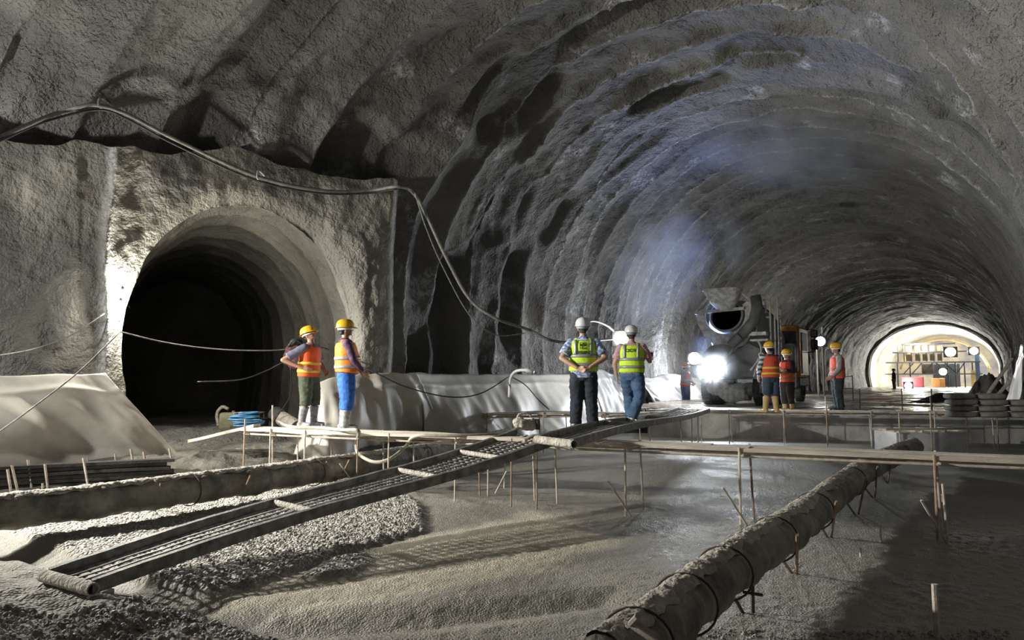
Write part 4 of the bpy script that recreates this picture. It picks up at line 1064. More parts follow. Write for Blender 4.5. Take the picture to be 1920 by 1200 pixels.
# ------------------------------------------------------------------ cables on the walls
def cable(label, pts, r=.018, m=None, off=.35, cat='cable', n=8, group='cables slung along the walls'):
    P = [D(p[0], p[1], (p[2] if len(p) > 2 else surf_d(p[0]) - off)) for p in pts]
    mb = MB(); mb.tube(catmull(P, n), r, 7)
    return tag(mb.build('cable', m or M_CABLE, smooth=True), label, cat, group)
cable('thick main cable slung over the side passage and down the dark wall', [(-60, 285, 9.3), (0, 258, 9.6), (90, 218), (150, 200), (186, 198), (240, 215), (330, 262), (480, 330), (600, 357), (690, 358), (745, 350, 14.2), (775, 362, 14.6), (800, 405, 14.9), (835, 480, 15.3), (880, 560, 15.7), (930, 597, 16), (990, 618, 16.6), (1040, 640, 17), (1100, 640, 18.2), (1150, 636, 20)], .035, M_CABLE, .42)
cable('thinner cable running just under the thick main cable', [(-60, 290, 9.2), (0, 264, 9.5), (90, 226), (185, 206), (240, 224), (330, 272), (480, 338), (600, 362), (690, 362), (745, 354, 14.2)], .02, M_CABLED, .46)
cable('thin cable sagging below the main cable on the dark wall', [(778, 362, 14.5), (800, 430, 15), (830, 500, 15.5), (880, 590, 16), (930, 628, 16.5), (985, 625, 17)], .014, M_CABLE)
cable('cable crossing the dark wall up to the far wall lamp', [(1085, 615, 18.5), (1110, 602, 19.5), (1140, 612, 21), (1163, 634, 22.5)], .03)
cable('thin line at the left edge above the membrane', [(-40, 672, 10.3), (60, 655), (130, 630), (196, 588)], .010, M_CABLE, .12)
cable('thin line running up across the left membrane to the jamb', [(-30, 830, 9.2), (60, 765, 10.2), (150, 695, 11), (225, 622, 11.9)], .012, M_CABLE)
cable('pale wire spanning the side passage opening', [(226, 622, 12.1), (300, 640, 12.8), (380, 652, 13.2), (460, 657, 13.5), (535, 655, 13.9), (560, 640, 14)], .012, M_CABLE)
cable('dark wire hung inside the side passage to the junction', [(370, 716, 13), (450, 712, 13.3), (500, 695, 13.6), (530, 680, 13.7), (600, 652, 14), (640, 672, 14), (700, 697, 13.9), (760, 725, 14.2), (840, 744, 14.6), (900, 738, 15.2), (955, 706, 16)], .013, M_CABLED)
cable('dark wire dropping behind the high platform', [(958, 706, 16), (985, 722, 16), (1010, 750, 15.9), (1030, 768, 15.8)], .012, M_CABLED)
cable('wire dropping from the bag down to the passage floor', [(545, 690, 13.9), (545, 740, 14.2), (520, 780, 14.4), (505, 805, 14.5)], .012, M_CABLED)
mb = MB(); mb.tube(catmull([D(955, 745, 15.9), D(957, 712, 15.9), D(966, 697, 15.8), D(985, 694, 15.7), D(1000, 699, 15.6)], 6), [.035] * 19 + [.05] * 6, 10)
tag(mb.build('hose', M_TARP2, smooth=True), 'white elbow shaped hose end above the long membrane strip', 'hose')
for px, py, nm in ((186, 197, 'bent hook carrying the main cable at its highest point'), (483, 332, 'white insulator on the main cable above the passage')):
    p = D(px, py, surf_d(px) - .42); mb = MB(); mb.tube(catmull([p + Vector((0, .5, .12)), p + Vector((0, .05, .14)), p + Vector((.0, -.03, .0)), p + Vector((.0, .06, -.04))], 5), .016, 8)
    tag(mb.build('cable_hook', M_WHITE if px > 300 else M_CRUST, smooth=True), nm, 'hook')

# bare bulbs on the left jamb of the passage, and the small lamp on the far wall
def bulb(label, p, tilt, est=180):
    R = empty('light_bulb', p); tag(R, label, 'lamp')
    mb = MB(); mb.lathe([(0, -.075), (.03, -.068), (.045, -.035), (.042, 0), (.026, .04), (.018, .06)], (0, 0, 0), 'z', 18)
    mb.build('glass_bulb', mat('bulb_glow', (1, 1, 1), None, .3, emit=(1.0, .93, .75), estr=est), R, True)
    mb = MB(); mb.lathe([(.02, .05), (.026, .06), (.026, .12), (.012, .14), (0, .14)], (0, 0, 0), 'z', 14); mb.build('socket', M_BLACK, R, 'auto')
    mb = MB(); mb.tube(catmull([(0, 0, .13), (-.05, .1, .17), (-.12, .35, .12), (-.16, .62, .02)], 5), .008, 6); mb.build('cord', M_CABLED, R, True)
    return R
bulb('upper bare bulb glowing on the left jamb of the side passage', BULB_A, 0)
bulb('lower bare bulb glowing on the left jamb of the side passage', BULB_B, 0)
WLP = D(1165, 635, 21.6)
light('far_wall_lamp_light', 'POINT', WLP + Vector((0, -.3, 0)), 40, (1, .97, .9), .1)
lamp_thing('wall_lamp', 'small white lamp on the far left wall beside the walking person', WLP, (0, -1, -.1), .5, 90, (1.0, .97, .9))
lamp_thing('wall_floodlight', 'floodlight at the foot of the left wall hidden in white glare', D(1302, 672, 26.6), (-.3, -1, 0), .5, 260, (.95, .97, 1.0))

# ------------------------------------------------------------------ bag hung behind the first worker
BG = empty('hanging_bag', D(553, 668, 13.75)); tag(BG, 'dark red patterned bag hanging behind the slim worker', 'bag')
mb = MB(); mb.box((0, 0, 0), (.42, .20, .46), (0, .35, 0), .09)
mb.remesh('pouch', mat('dark_red_cloth', (0.16, 0.055, 0.055), (0.05, 0.025, 0.028), .9, 9, .01, 20, lo=.45, hi=.55), BG, .02, .02, 9)
mb = MB(); mb.tube(catmull([(-.10, -.1, .18), (.02, -.14, .30), (.14, -.08, .24), (.20, 0, .05)], 5), .018, 8); mb.build('strap', M_BLACK, BG, True)
mb = MB(); mb.ball((.02, 0, .27), (.13, .09, .08)); mb.build('roll', M_BLACK, BG, True)

# ------------------------------------------------------------------ clutter in front of the side passage
ZF = .62
CN = empty('jerrycan', G(427, 808, ZF)); tag(CN, 'dusty yellowish jerrycan on the rubble of the side passage', 'jerrycan')
mb = MB(); mb.box((0, 0, .20), (.34, .22, .38), None, .06); mb.build('tank', mat('dirty_yellow_plastic', (.42, .40, .24), (.26, .25, .17), .6, 6), CN, 'auto')
mb = MB(); mb.tube(catmull([(-.20, 0, .1), (-.24, 0, .35), (-.14, 0, .50), (0, 0, .46)], 5), .035, 8); mb.build('handle', M_CRUST, CN, True)
mb = MB(); mb.beam((.12, -.05, .42), (.34, -.1, .05), .05, .04); mb.build('spout', M_CRUST, CN)
CL = empty('hose_coil', G(462, 800, ZF + .25)); tag(CL, 'coil of light blue hose on top of the dark pump', 'hose')
M_BLUEH = mat('blue_hose', (.05, .22, .42), (.03, .14, .30), .5, 5)
mb = MB(); pts = []
for k in range(90):
    a = k * .38; rr = .26 + .05 * math.sin(k * .21); pts.append((math.cos(a) * rr, math.sin(a) * rr * .6, .05 + .07 * math.sin(k * .17) + k * .0016))
mb.tube(pts, .014, 6); mb.build('coil', M_BLUEH, CL, True)
PM = empty('water_pump', G(466, 812, ZF - .02)); tag(PM, 'dark water pump with engine under the blue hose', 'pump')
mb = MB(); mb.box((0, 0, .20), (.46, .30, .22), None, .05); mb.ball((.05, -.12, .22), (.12, .10, .12)); mb.build('engine', M_TDARK, PM, 'auto')
mb = MB(); mb.lathe([(.0, -.1), (.12, -.1), (.13, .0), (.12, .1), (0, .1)], (-.22, -.05, .16), 'x', 18); mb.build('impeller_housing', M_STEEL, PM, 'auto')
mb = MB()
for y in (-.14, .14): mb.tube([(-.26, y, .06), (-.26, y, .42), (.26, y, .42), (.26, y, .06), (-.26, y, .06)], .014, 6)
mb.tube([(-.26, -.14, .42), (-.26, .14, .42)], .014, 6); mb.tube([(.26, -.14, .42), (.26, .14, .42)], .014, 6)
mb.build('carry_frame', M_REBARC, PM, 'auto')
mb = MB(); mb.lathe([(.0, 0), (.15, 0), (.18, .3), (.165, .3), (.14, .02), (0, .02)], G(487, 812, ZF), 'z', 22)
tag(mb.build('bucket', M_BLACK, smooth='auto'), 'black bucket standing beside the pump', 'bucket')
SP = empty('pipe_stub', (0, 0, 0)); tag(SP, 'short pale pipe with a dark collar lying left of the slim worker', 'pipe')
a, b = D(517, 777, 15.0), D(558, 803, 14.2); mb = MB(); mb.tube([a.lerp(b, .3), b], .15, 20); mb.build('pipe', M_CRUST, SP, 'auto')
mb = MB(); mb.tube([a, a.lerp(b, .32)], .165, 20, caps=False); mb.tube([a.lerp(b, .32), a], .145, 20, caps=False); mb.build('collar', M_TDARK, SP, 'auto')
def sack(label, c, s, rz=0, group=None, seed=0, m=None):
    mb = MB(); nu, nv = 16, 10; V, Fs = [], []
    for j in range(nv + 1):
        th = math.pi * j / nv
        for i in range(nu):
            ph = 2 * math.pi * i / nu
            q = lambda v, e: math.copysign(abs(v) ** e, v)
            p = Vector((q(math.sin(th), .35) * q(math.cos(ph), .4) * s[0] / 2, q(math.sin(th), .35) * q(math.sin(ph), .4) * s[1] / 2, q(math.cos(th), .7) * s[2] / 2))
            p *= 1 + .06 * mnoise.noise(p * 7 + Vector((seed * 3.3, 0, 0)))
            V.append(p)
    for j in range(nv):
        for i in range(nu): Fs.append((j * nu + i, (j + 1) * nu + i, (j + 1) * nu + (i + 1) % nu, j * nu + (i + 1) % nu))
    mb.add(V, Fs); o = mb.build('cement_sack', m or M_SACK, smooth=True); o.location = c; o.rotation_euler = (0, 0, rz); tag(o, label, 'sack', group); return o
sack('single pale sack lying beside the short pipe', D(562, 797, 14.6), (.5, .35, .22), .3, None, 40, M_CRUST)
# stack of sacks against the right wall
cols = ['left', 'middle', 'right']
lv = ['bottom', 'second', 'third', 'top']
for ci in range(3):
    for li in range(4 if ci < 2 else 3):
        c = SW(19.6 + .0 * ci, 0.0, 0) + Vector((-.18 + ci * .62, -.1 * ci + .04 * (li % 2), ROAD + .07 + li * .135))
        sack('%s sack of the %s column in the pile by the right wall' % (lv[li], cols[ci]), c - Vector((.55, 0, 0)), (.60, .42, .135), -.1 + .08 * math.sin(li * 3 + ci), 'sacks piled by the right wall', ci * 5 + li)
# boards leaning on the right wall
for k, (x0, y0, x1, y1, nm) in enumerate([(1846, 748, 1898, 672, 'upper'), (1858, 755, 1915, 690, 'middle'), (1880, 764, 1922, 716, 'lower')]):
    mb = MB(); mb.beam(D(x0, y0, 20.9 - k * .4), D(x1, y1, 21.6 - k * .5), .10, .035)
    tag(mb.build('leaning_board', M_CRUST), '%s of three pale boards leaning on the right wall by the sacks' % nm, 'board', 'boards leaning on the right wall')
# rubble heap at the foot of the right wall
def heap(name, label, c, rx, ry, h, m, n=40, seed=0, rz=0):
    U, V_ = np.meshgrid(np.linspace(-1, 1, n), np.linspace(-1, 1, n), indexing='ij'); r = np.hypot(U, V_)
    Z = h * sst(1.05, 0, r) * (1 + .5 * fbm(U * 3, V_ * 3, U * 0, seed, 4)) - .05
    X = c[0] + (U * math.cos(rz) * rx - V_ * math.sin(rz) * ry); Y = c[1] + (U * math.sin(rz) * rx + V_ * math.cos(rz) * ry)
    o = from_arrays(name, np.stack([X, Y, Z + c[2]], -1).reshape(-1, 3), grid_faces(n, n), m); tag(o, label, 'rubble', kind='stuff'); return o
heap('rubble', 'dark rubble heaped at the foot of the right wall near the bright portal', SW(40, -.1, ROAD), 5.0, 1.1, 1.0, M_VAULT, 50, 3, math.pi / 2 - ALPHA)
heap('dark_ridge', 'dark ridge of wet spoil crossing the muddy roadway', D(1760, 757, 30) * 1.0 + Vector((0, 0, -.05 + ROAD - D(1760, 757, 30).z)), .5, 5.5, .30, M_DARKWOOD, 50, 6, -.75)

# ------------------------------------------------------------------ white formwork box with a frame on top
FB = empty('formwork_box', (0, 0, 0)); tag(FB, 'white painted formwork box standing in the basin before the kerb', 'formwork')
p0, p1 = G(1682, 852, 0), G(1812, 850, 0); d_ = (p1 - p0); dn = d_.normalized(); nb_ = Vector((-dn.y, dn.x, 0))
Rm = Matrix((dn, nb_, Vector((0, 0, 1)))).transposed(); cc = p0 + d_ / 2 + nb_ * .4
mb = MB(); mb.box(cc + Vector((0, 0, .24)), (d_.length, .8, .50), Rm, .01); mb.build('box', M_WHITE, FB)
for k in range(4):
    mb = MB(); q = p0 + dn * (k * .33 + .02) * d_.length + Vector((0, 0, .52)); mb.beam(q - nb_ * .08, q + nb_ * .9, .05, .06); mb.build('crosspiece', M_REBARC, FB)
mb = MB(); mb.beam(p0 - dn * .28 + Vector((0, 0, .57)) - nb_ * .03, p1 + dn * .45 + Vector((0, 0, .57)) - nb_ * .03, .06, .05); mb.build('top_rail', M_PLANK, FB)
for t in (.03, .48, 1.0):
    mb = MB(); q = p0 + d_ * t - nb_ * .05; rod(mb, q + Vector((0, 0, -.05)), q + Vector((0, 0, .95 if t < .9 else 1.15)), .016, 8); mb.build('upright', M_REBARC, FB)

# ------------------------------------------------------------------ mats of reinforcement bars
def rebar_mat(label, a, b, depth, h, n, lean=.05, m=M_REBARD):
    R = empty('rebar_mat', (0, 0, 0)); tag(R, label, 'rebar mat')
    a, b = Vector(a), Vector(b); d = b - a
    for z in (.08, h * .5, h * .85):
        mb = MB(); rod(mb, a + Vector((0, 0, z)), b + Vector((0, 0, z)), .014); mb.build('long_bar', m, R)
    for i in range(n):
        t = (i + .5) / n; p = a + d * t + Vector((0, .05 * math.sin(i * 5), -.05)); hh = h * (1 + .12 * math.sin(i * 7.1))
        mb = MB(); rod(mb, p, p + Vector((-lean + .04 * math.sin(i * 3), 0, hh)), .012); mb.build('upright_bar', M_REBARC if i % 3 == 0 else m, R)
    mb = MB(); board(mb, a + Vector((0, .18, .05)), b + Vector((0, .18, .05)), .04, h * .62, 0, 4, 0, 1); mb.build('side_board', M_DARKWOOD, R)
rebar_mat('dark rebar starter bars in a row behind the left walkway', G(772, 842, 0), G(960, 812, 0), .3, .50, 26)
rebar_mat('dark rebar starter bars under the high platform', G(925, 820, 0), G(1060, 808, 0), .3, .58, 18)
rebar_mat('pile of rusty bars behind the walking person', D(1182, 772, 21.5) + Vector((0, 0, -.2)), D(1290, 772, 23.5) + Vector((0, 0, -.2)), .3, .38, 14, .1, M_REBARC)
for k in range(6):
    a = D(1180 + 12 * k, 762 - 2 * k, 21 + .35 * k); mb = MB(); rod(mb, a, D(1290 + 8 * k, 765 - 3 * k, 22.2 + .3 * k), .018)
    tag(mb.build('steel_bar', M_REBARC), '%s loose bar from the front lying in the glare before the truck' % ['first', 'second', 'third', 'fourth', 'fifth', 'sixth'][k], 'steel bar', 'bars lying in the glare')

# tangle of wire beside the bank
mb = MB(); pts = []
c = G(452, 858, .3)
for k in range(70):
    pts.append(c + Vector((.55 * math.sin(k * .83) * (.6 + .4 * math.sin(k * .31)), .35 * math.cos(k * .57), .06 + .10 * abs(math.sin(k * .41)))))
mb.tube(catmull(pts, 3), .009, 5)
tag(mb.build('wire_tangle', M_CABLE, smooth=True), 'tangle of thin grey wire on the bank under the left walkway', 'wire')
# plastic hose piece and small coil by the gangway end
mb = MB(); board(mb, G(425, 930, .0), G(640, 905, .05), .24, .02, 0, 8, .01, 2)
ST = empty('slatted_strip', (0, 0, 0)); tag(ST, 'narrow slatted steel strip lying between left pipe and gangway', 'steel strip')
q0, q1 = G(500, 924, .06), G(700, 900, .06)
for k in (-1, 1):
    mb = MB(); n_ = Vector((-(q1 - q0).y, (q1 - q0).x, 0)).normalized() * .14 * k; rod(mb, q0 + n_, q1 + n_, .012); mb.build('edge_bar', M_REBARD, ST)
for k in range(34):
    n_ = Vector((-(q1 - q0).y, (q1 - q0).x, 0)).normalized() * .15; p = q0.lerp(q1, (k + .5) / 34); mb = MB(); rod(mb, p - n_, p + n_, .014, 5); mb.build('slat', M_REBARD, ST)

# ------------------------------------------------------------------ lining gantry beyond the portal
M_GANT = mat('gantry_steel', (.10, .105, .11), (.06, .06, .065), .6, 3)
M_GOLD = mat('ochre_formwork', (.55, .42, .20), (.36, .28, .15), .7, 2)
M_BLUEG = mat('grey_blue_panel', (.30, .34, .44), (.20, .23, .32), .6, 1.5)
GA = empty('lining_gantry', (0, 0, 0)); tag(GA, 'steel lining gantry with work platforms inside the bright portal', 'gantry')
sG = 89.0
def gbox(name, w0, w1, z0, z1, m, s0=sG, ds=.25):
    a = SW(s0, w0, 0); b = SW(s0, w1, 0); c = (a + b) / 2; mb = MB()
    Rr = Matrix((LX, AX, Vector((0, 0, 1)))).transposed(); mb.box(c + Vector((0, 0, (z0 + z1) / 2)), (abs(w1 - w0), ds, abs(z1 - z0)), Rr); return mb.build(name, m, GA)
for (w0, w1, z) in ((-8.0, -3.0, 5.35), (-8.9, -2.0, 4.50), (-9.6, -.9, 3.40), (-9.7, -.8, 2.15)):
    gbox('platform', w0, w1, z, z + .12, M_GANT, sG, 1.6)
for w in (-8.5, -7.9, -7.2, -6.5, -5.8, -5.1, -4.4): gbox('stanchion', w, w + .09, 3.5, 5.35, M_GANT)
for w in (-8.6, -7.4, -3.9, -3.2, -2.4, -1.7): gbox('leg', w, w + .12, ROAD - .1, 3.4, M_GANT)
for (w0, w1) in ((-8.0, -7.0), (-7.2, -6.2), (-6.2, -5.2), (-4.9, -3.7), (-4.1, -3.0), (-2.3, -3.1)):
    mb = MB(); s_ = (w1 - w0); mb.beam(SW(sG, w0, 2.2 if w0 < -5.1 else 3.4), SW(sG, w1, 3.4 if w0 < -5.1 else 2.2), .10, .10); mb.build('diagonal', M_GANT, GA)
for w in (-7.8, -6.9, -6.2, -5.5, -4.8): gbox('ochre_panel', w, w + .5, 3.65, 4.4, M_GOLD, sG + 1.2, .1); gbox('ochre_panel', w, w + .5, 4.7, 5.3, M_GOLD, sG + 1.2, .1)
gbox('grey_panel', -5.3, -2.8, ROAD, 3.3, M_BLUEG, sG + 1.6, .1); gbox('hopper', -6.3, -5.2, 2.2, 3.3, M_CRUST, sG + 1.0, .5)
gbox('blue_column', -1.4, -1.0, 1.2, 4.2, mat('blue_paint', (.15, .25, .5), None, .5), sG + .8, .2)
gbox('yellow_ladder', -1.8, -1.4, ROAD, 2.6, mat('yellow_paint', (.7, .55, .2), None, .5), sG - .3, .1)
mb = MB(); pr = []
for k in range(25):
    a = math.radians(12 + 156 * k / 24); pr.append(SW(sG + 4, -4.4 + 4.3 * math.cos(a), 1.9 + 4.2 * math.sin(a)))
mb.tube(pr, .16, 6); mb.build('arch_former', M_GOLD, GA, True)
mb = MB(); mb.box(SW(sG - 3, -4.6, ROAD + .45), (.9, .9, .95), (0, 0, .5), .03); tag(mb.build('orange_bin', mat('orange_paint', (.75, .33, .08), None, .5)), 'small orange box on the ground before the gantry', 'box')
mb = MB(); mb.box(SW(sG - 2, -7.0, ROAD + .5), (2.0, .9, 1.1), (0, 0, -ALPHA), .04); tag(mb.build('red_tank', mat('red_paint', (.35, .06, .08), None, .5)), 'low dark red tank left under the gantry', 'tank')
for i, (px, py, d, sz, nm) in enumerate([(1703, 723, 66, .7, 'bright floodlight on the ground under the gantry'), (1782, 660, 74, 1.1, 'large floodlight high on the gantry'), (1826, 658, 76, .9, 'floodlight high at the right of the gantry'), (1768, 697, 74, .8, 'floodlight low in the middle of the gantry')]):
    lamp_thing('floodlight', nm, D(px, py, d), (-.55, -.83, 0), sz, 120, (1, .99, .95))
# rail fence and small things behind the lone worker
FR = empty('barrier_frame', D(1588, 735, 30)); FR.location.z = ROAD - .03; tag(FR, 'thin pale barrier frame behind the lone worker', 'barrier')
for k, (a, b) in enumerate([((-.25, 0, 0), (-.25, 0, 1.0)), ((.25, 0, 0), (.25, 0, 1.05)), ((-.25, 0, .98), (.25, 0, 1.0)), ((-.25, 0, .5), (.25, 0, .5))]):
    mb = MB(); rod(mb, a, b, .02, 6); mb.build('tube', M_FRAME, FR)
for k, (px, py, h, nm) in enumerate([(1546, 735, 2.5, 'left of two pale poles on the wall beyond the truck cab'), (1535, 735, 2.0, 'right of two pale poles on the wall beyond the truck cab')]):
    b = D(px, py, 38); b.z = ROAD - .1; mb = MB(); mb.tube([b, b + Vector((0, 0, h + 1.2))], .05, 8); tag(mb.build('pole', M_CRUST), nm, 'pole')
lamp_thing('roadside_lamp', 'small lit lamp on the wall beyond the truck cab', D(1538, 640, 36), (-.6, -.8, 0), .55, 30, (1, 1, .95))

# ------------------------------------------------------------------ loose stones along the bottom left bank
def stones(name, label, poly, n, smin, smax, m, seed):
    r_ = np.random.default_rng(seed); bm = bmesh.new(); bmesh.ops.create_icosphere(bm, subdivisions=1, radius=1)
    base = np.array([v.co[:] for v in bm.verts]); fs = np.array([[v.index for v in f.verts] for f in bm.faces]); bm.free()
    P = np.array(poly); lo, hi = P.min(0), P.max(0); VV, FF = [], []; c = 0
    while c < n:
        q = lo + (hi - lo) * r_.random(2)
        if seg_poly((np.array([q[0]]), np.array([q[1]])), poly)[0] < 0: continue
        s = smin + (smax - smin) * r_.random() ** 2.5; Z = ground_z(np.array([q[0]]), np.array([q[1]]))[0][0]
        R = Euler(tuple(r_.random(3) * 6.3)).to_matrix(); sc = np.array([1, .6 + .5 * r_.random(), .5 + .4 * r_.random()]) * s
        v = (base * (1 + .35 * (r_.random(base.shape) - .5)) * sc) @ np.array(R).T
        VV.append(v + np.array([q[0], q[1], Z + s * .15])); FF.append(fs + c * len(base)); c += 1
    o = from_arrays(name, np.concatenate(VV), np.concatenate(FF), m, smooth=False); tag(o, label, 'stones', kind='stuff'); return o
M_STONE = mat('wet_stone', (.42, .40, .36), (.13, .13, .125), .6, 9, lo=.35, hi=.65)
stones('gravel', 'loose dark stones and crumbs on the bank at the lower left', gp([(-60, 1165), (60, 1160), (180, 1168), (290, 1135), (380, 1145), (480, 1185), (560, 1215), (620, 1260), (-100, 1290)]), 3000, .006, .030, M_STONE, 3)
stones('gravel', 'loose gravel beside the lower end of the foreground pipe', gp([(1290, 1195), (1350, 1180), (1560, 1190), (1900, 1185), (1900, 1260), (1290, 1260)]), 1800, .005, .018, M_STONE, 4)
stones('pebbles', 'coarse lumps on the rough fresh concrete around the gangway', [tuple(p) for p in GRAV2], 2200, .008, .026, M_STONE, 5)

# ------------------------------------------------------------------ bluish smoke above and left of the truck, and an added lamp halo
def puff(label, c, r, dens, col, rot=(0, 0, 0)):
    mb = MB(); mb.ball((0, 0, 0), r, 28, 18, rot)
    mb.v = [tuple(Vector(v) * (1 + .18 * mnoise.noise(Vector(v) * .9 + Vector(c)))) for v in mb.v]
    m = bpy.data.materials.new('smoke'); m.use_nodes = True; nt = m.node_tree; nt.nodes.clear()
    o_ = nt.nodes.new('ShaderNodeOutputMaterial'); s_ = nt.nodes.new('ShaderNodeVolumeScatter')
    s_.inputs['Color'].default_value = (*col, 1); s_.inputs['Anisotropy'].default_value = 0.2
    tc = nn(nt, 'ShaderNodeTexCoord'); mp = nn(nt, 'ShaderNodeMapping', vector_type='TEXTURE'); mp.inputs['Rotation'].default_value = rot; mp.inputs['Scale'].default_value = r
    nt.links.new(tc.outputs['Object'], mp.inputs[0])
    ln = nn(nt, 'ShaderNodeVectorMath', operation='LENGTH'); nt.links.new(mp.outputs[0], ln.inputs[0])
    fo = nn(nt, 'ShaderNodeMapRange', interpolation_type='SMOOTHSTEP', i_1=0.15, i_2=0.95, i_3=1.0, i_4=0.0); nt.links.new(ln.outputs['Value'], fo.inputs[0])
    no = nn(nt, 'ShaderNodeTexNoise', i_Scale=1.1, i_Detail=3.0); nt.links.new(tc.outputs['Object'], no.inputs['Vector'])
    nr = nn(nt, 'ShaderNodeMapRange', i_1=0.38, i_2=0.62, i_3=0.15, i_4=1.5); nt.links.new(no.outputs['Fac'], nr.inputs[0])
    m1 = nn(nt, 'ShaderNodeMath', operation='MULTIPLY'); nt.links.new(fo.outputs[0], m1.inputs[0]); nt.links.new(nr.outputs[0], m1.inputs[1])
    m2 = nn(nt, 'ShaderNodeMath', operation='MULTIPLY', i_1=dens * 2.6); nt.links.new(m1.outputs[0], m2.inputs[0]); nt.links.new(m2.outputs[0], s_.inputs['Density'])
    nt.links.new(s_.outputs[0], o_.inputs['Volume'])
    o = mb.build('smoke', m, smooth=True); o.location = c; tag(o, label, 'smoke', kind='stuff'); return o
BL = (.55, .68, 1.0)
puff('bluish smoke drifting along the left wall above the walking person', D(1235, 490, 19.5), (1.7, 1.8, 2.4), .11, BL, (0, .45, 0))
puff('bluish smoke column rising behind the hopper', D(1385, 470, 24.0), (.7, .9, 3.0), .26, BL, (0, -.35, 0))
puff('bluish smoke hanging above the mixer drum', D(1465, 560, 27.0), (1.6, 1.5, 1.3), .18, BL)
puff('bluish smoke spread under the vault crown', D(1480, 285, 18.5), (3.8, 2.8, 1.2), .10, BL, (0, .1, 0))
puff('added haze standing in for the glare of the worklight at the truck tail', D(1335, 690, 23.2), (1.6, 1.0, 1.4), .14, (.9, .95, 1.0))  # volume added to give the worklight its glare halo
# ------------------------------------------------------------------ people
M_SKIN = mat('skin', (0.46, 0.27, 0.18), (0.38, 0.21, 0.14), 0.5, 5)
M_SKIN2 = mat('skin_fair', (0.60, 0.38, 0.27), (0.50, 0.30, 0.21), 0.5, 5)
M_HAIR = mat('black_hair', (0.015, 0.013, 0.012), (0.01, 0.01, 0.01), 0.6, 40, 0.004, 90)
M_GREYHAIR = mat('grey_hair', (0.10, 0.09, 0.085), (0.03, 0.028, 0.026), 0.6, 40, 0.004, 90)
M_EYE = mat('eye_white', (0.7, 0.68, 0.65), None, 0.3)
M_YELLOWHAT = mat('yellow_helmet', (0.85, 0.50, 0.03), (0.75, 0.42, 0.02), 0.35, 5)
M_WHITEHAT = mat('white_helmet', (0.82, 0.83, 0.85), (0.7, 0.71, 0.73), 0.3, 5)
M_VORANGE = mat('orange_vest_cloth', (0.95, 0.17, 0.035), (0.75, 0.12, 0.025), 0.7, 4)
M_VRED = mat('red_orange_vest_cloth', (0.85, 0.12, 0.06), (0.62, 0.08, 0.04), 0.7, 4)
M_VYO = mat('yellow_orange_vest_cloth', (1.0, 0.33, 0.03), (0.95, 0.20, 0.02), 0.7, 2)
M_VLIME = mat('lime_vest_cloth', (0.70, 1.0, 0.05), (0.60, 0.90, 0.03), 0.7, 3)
M_BANDS = mat('silver_band', (0.45, 0.47, 0.50), (0.34, 0.36, 0.38), 0.35, 12, metal=0.2)
M_BANDY = mat('yellow_band', (0.95, 0.75, 0.08), (0.8, 0.6, 0.05), 0.5, 12)
M_BOOTG = mat('muddy_grey_boot', (0.42, 0.42, 0.42), (0.20, 0.21, 0.23), 0.6, 22, lo=0.4, hi=0.6)
M_BOOTY = mat('yellow_rubber_boot', (0.62, 0.42, 0.18), (0.48, 0.33, 0.15), 0.6, 8)
M_SHOE = mat('pale_shoe', (0.5, 0.46, 0.40), (0.3, 0.27, 0.24), 0.7, 12)
M_SHOEW = mat('white_shoe', (0.8, 0.8, 0.8), None, 0.5)
def floral():
    m = mat('floral_blue_shirt', (0.16, 0.24, 0.50), (0.62, 0.70, 0.85), 0.8, 26, lo=0.44, hi=0.54, det=2)
    return m
def striped():
    m = bpy.data.materials.new('striped_shirt'); m.use_nodes = True; nt = m.node_tree; L = nt.links.new
    tc = nn(nt, 'ShaderNodeTexCoord'); wv = nn(nt, 'ShaderNodeTexWave', i_Scale=2.6, bands_direction='Z'); L(tc.outputs['Object'], wv.inputs[0])
    r = ramp(nt, [(0.45, (0.05, 0.08, 0.12)), (0.55, (0.5, 0.58, 0.6))]); L(wv.outputs['Fac'], r.inputs[0]); L(r.outputs[0], nt.nodes['Principled BSDF'].inputs['Base Color'])
    return m

TORSO = [(0.86, .178, .125), (0.95, .180, .130), (1.05, .174, .130), (1.16, .174, .126), (1.28, .188, .126), (1.37, .194, .118), (1.43, .158, .092), (1.465, .085, .07)]
def prof(z, add=0.0, belly=0.0):
    for (a, b) in zip(TORSO[:-1], TORSO[1:]):
        if z <= b[0]:
            t = max(0, (z - a[0]) / (b[0] - a[0])); t = min(1, t)
            rx = a[1] + (b[1] - a[1]) * t; ry = a[2] + (b[2] - a[2]) * t; break
    else: rx, ry = TORSO[-1][1:]
    return rx + add, ry + add + belly * math.exp(-((z - 1.08) / 0.16) ** 2)

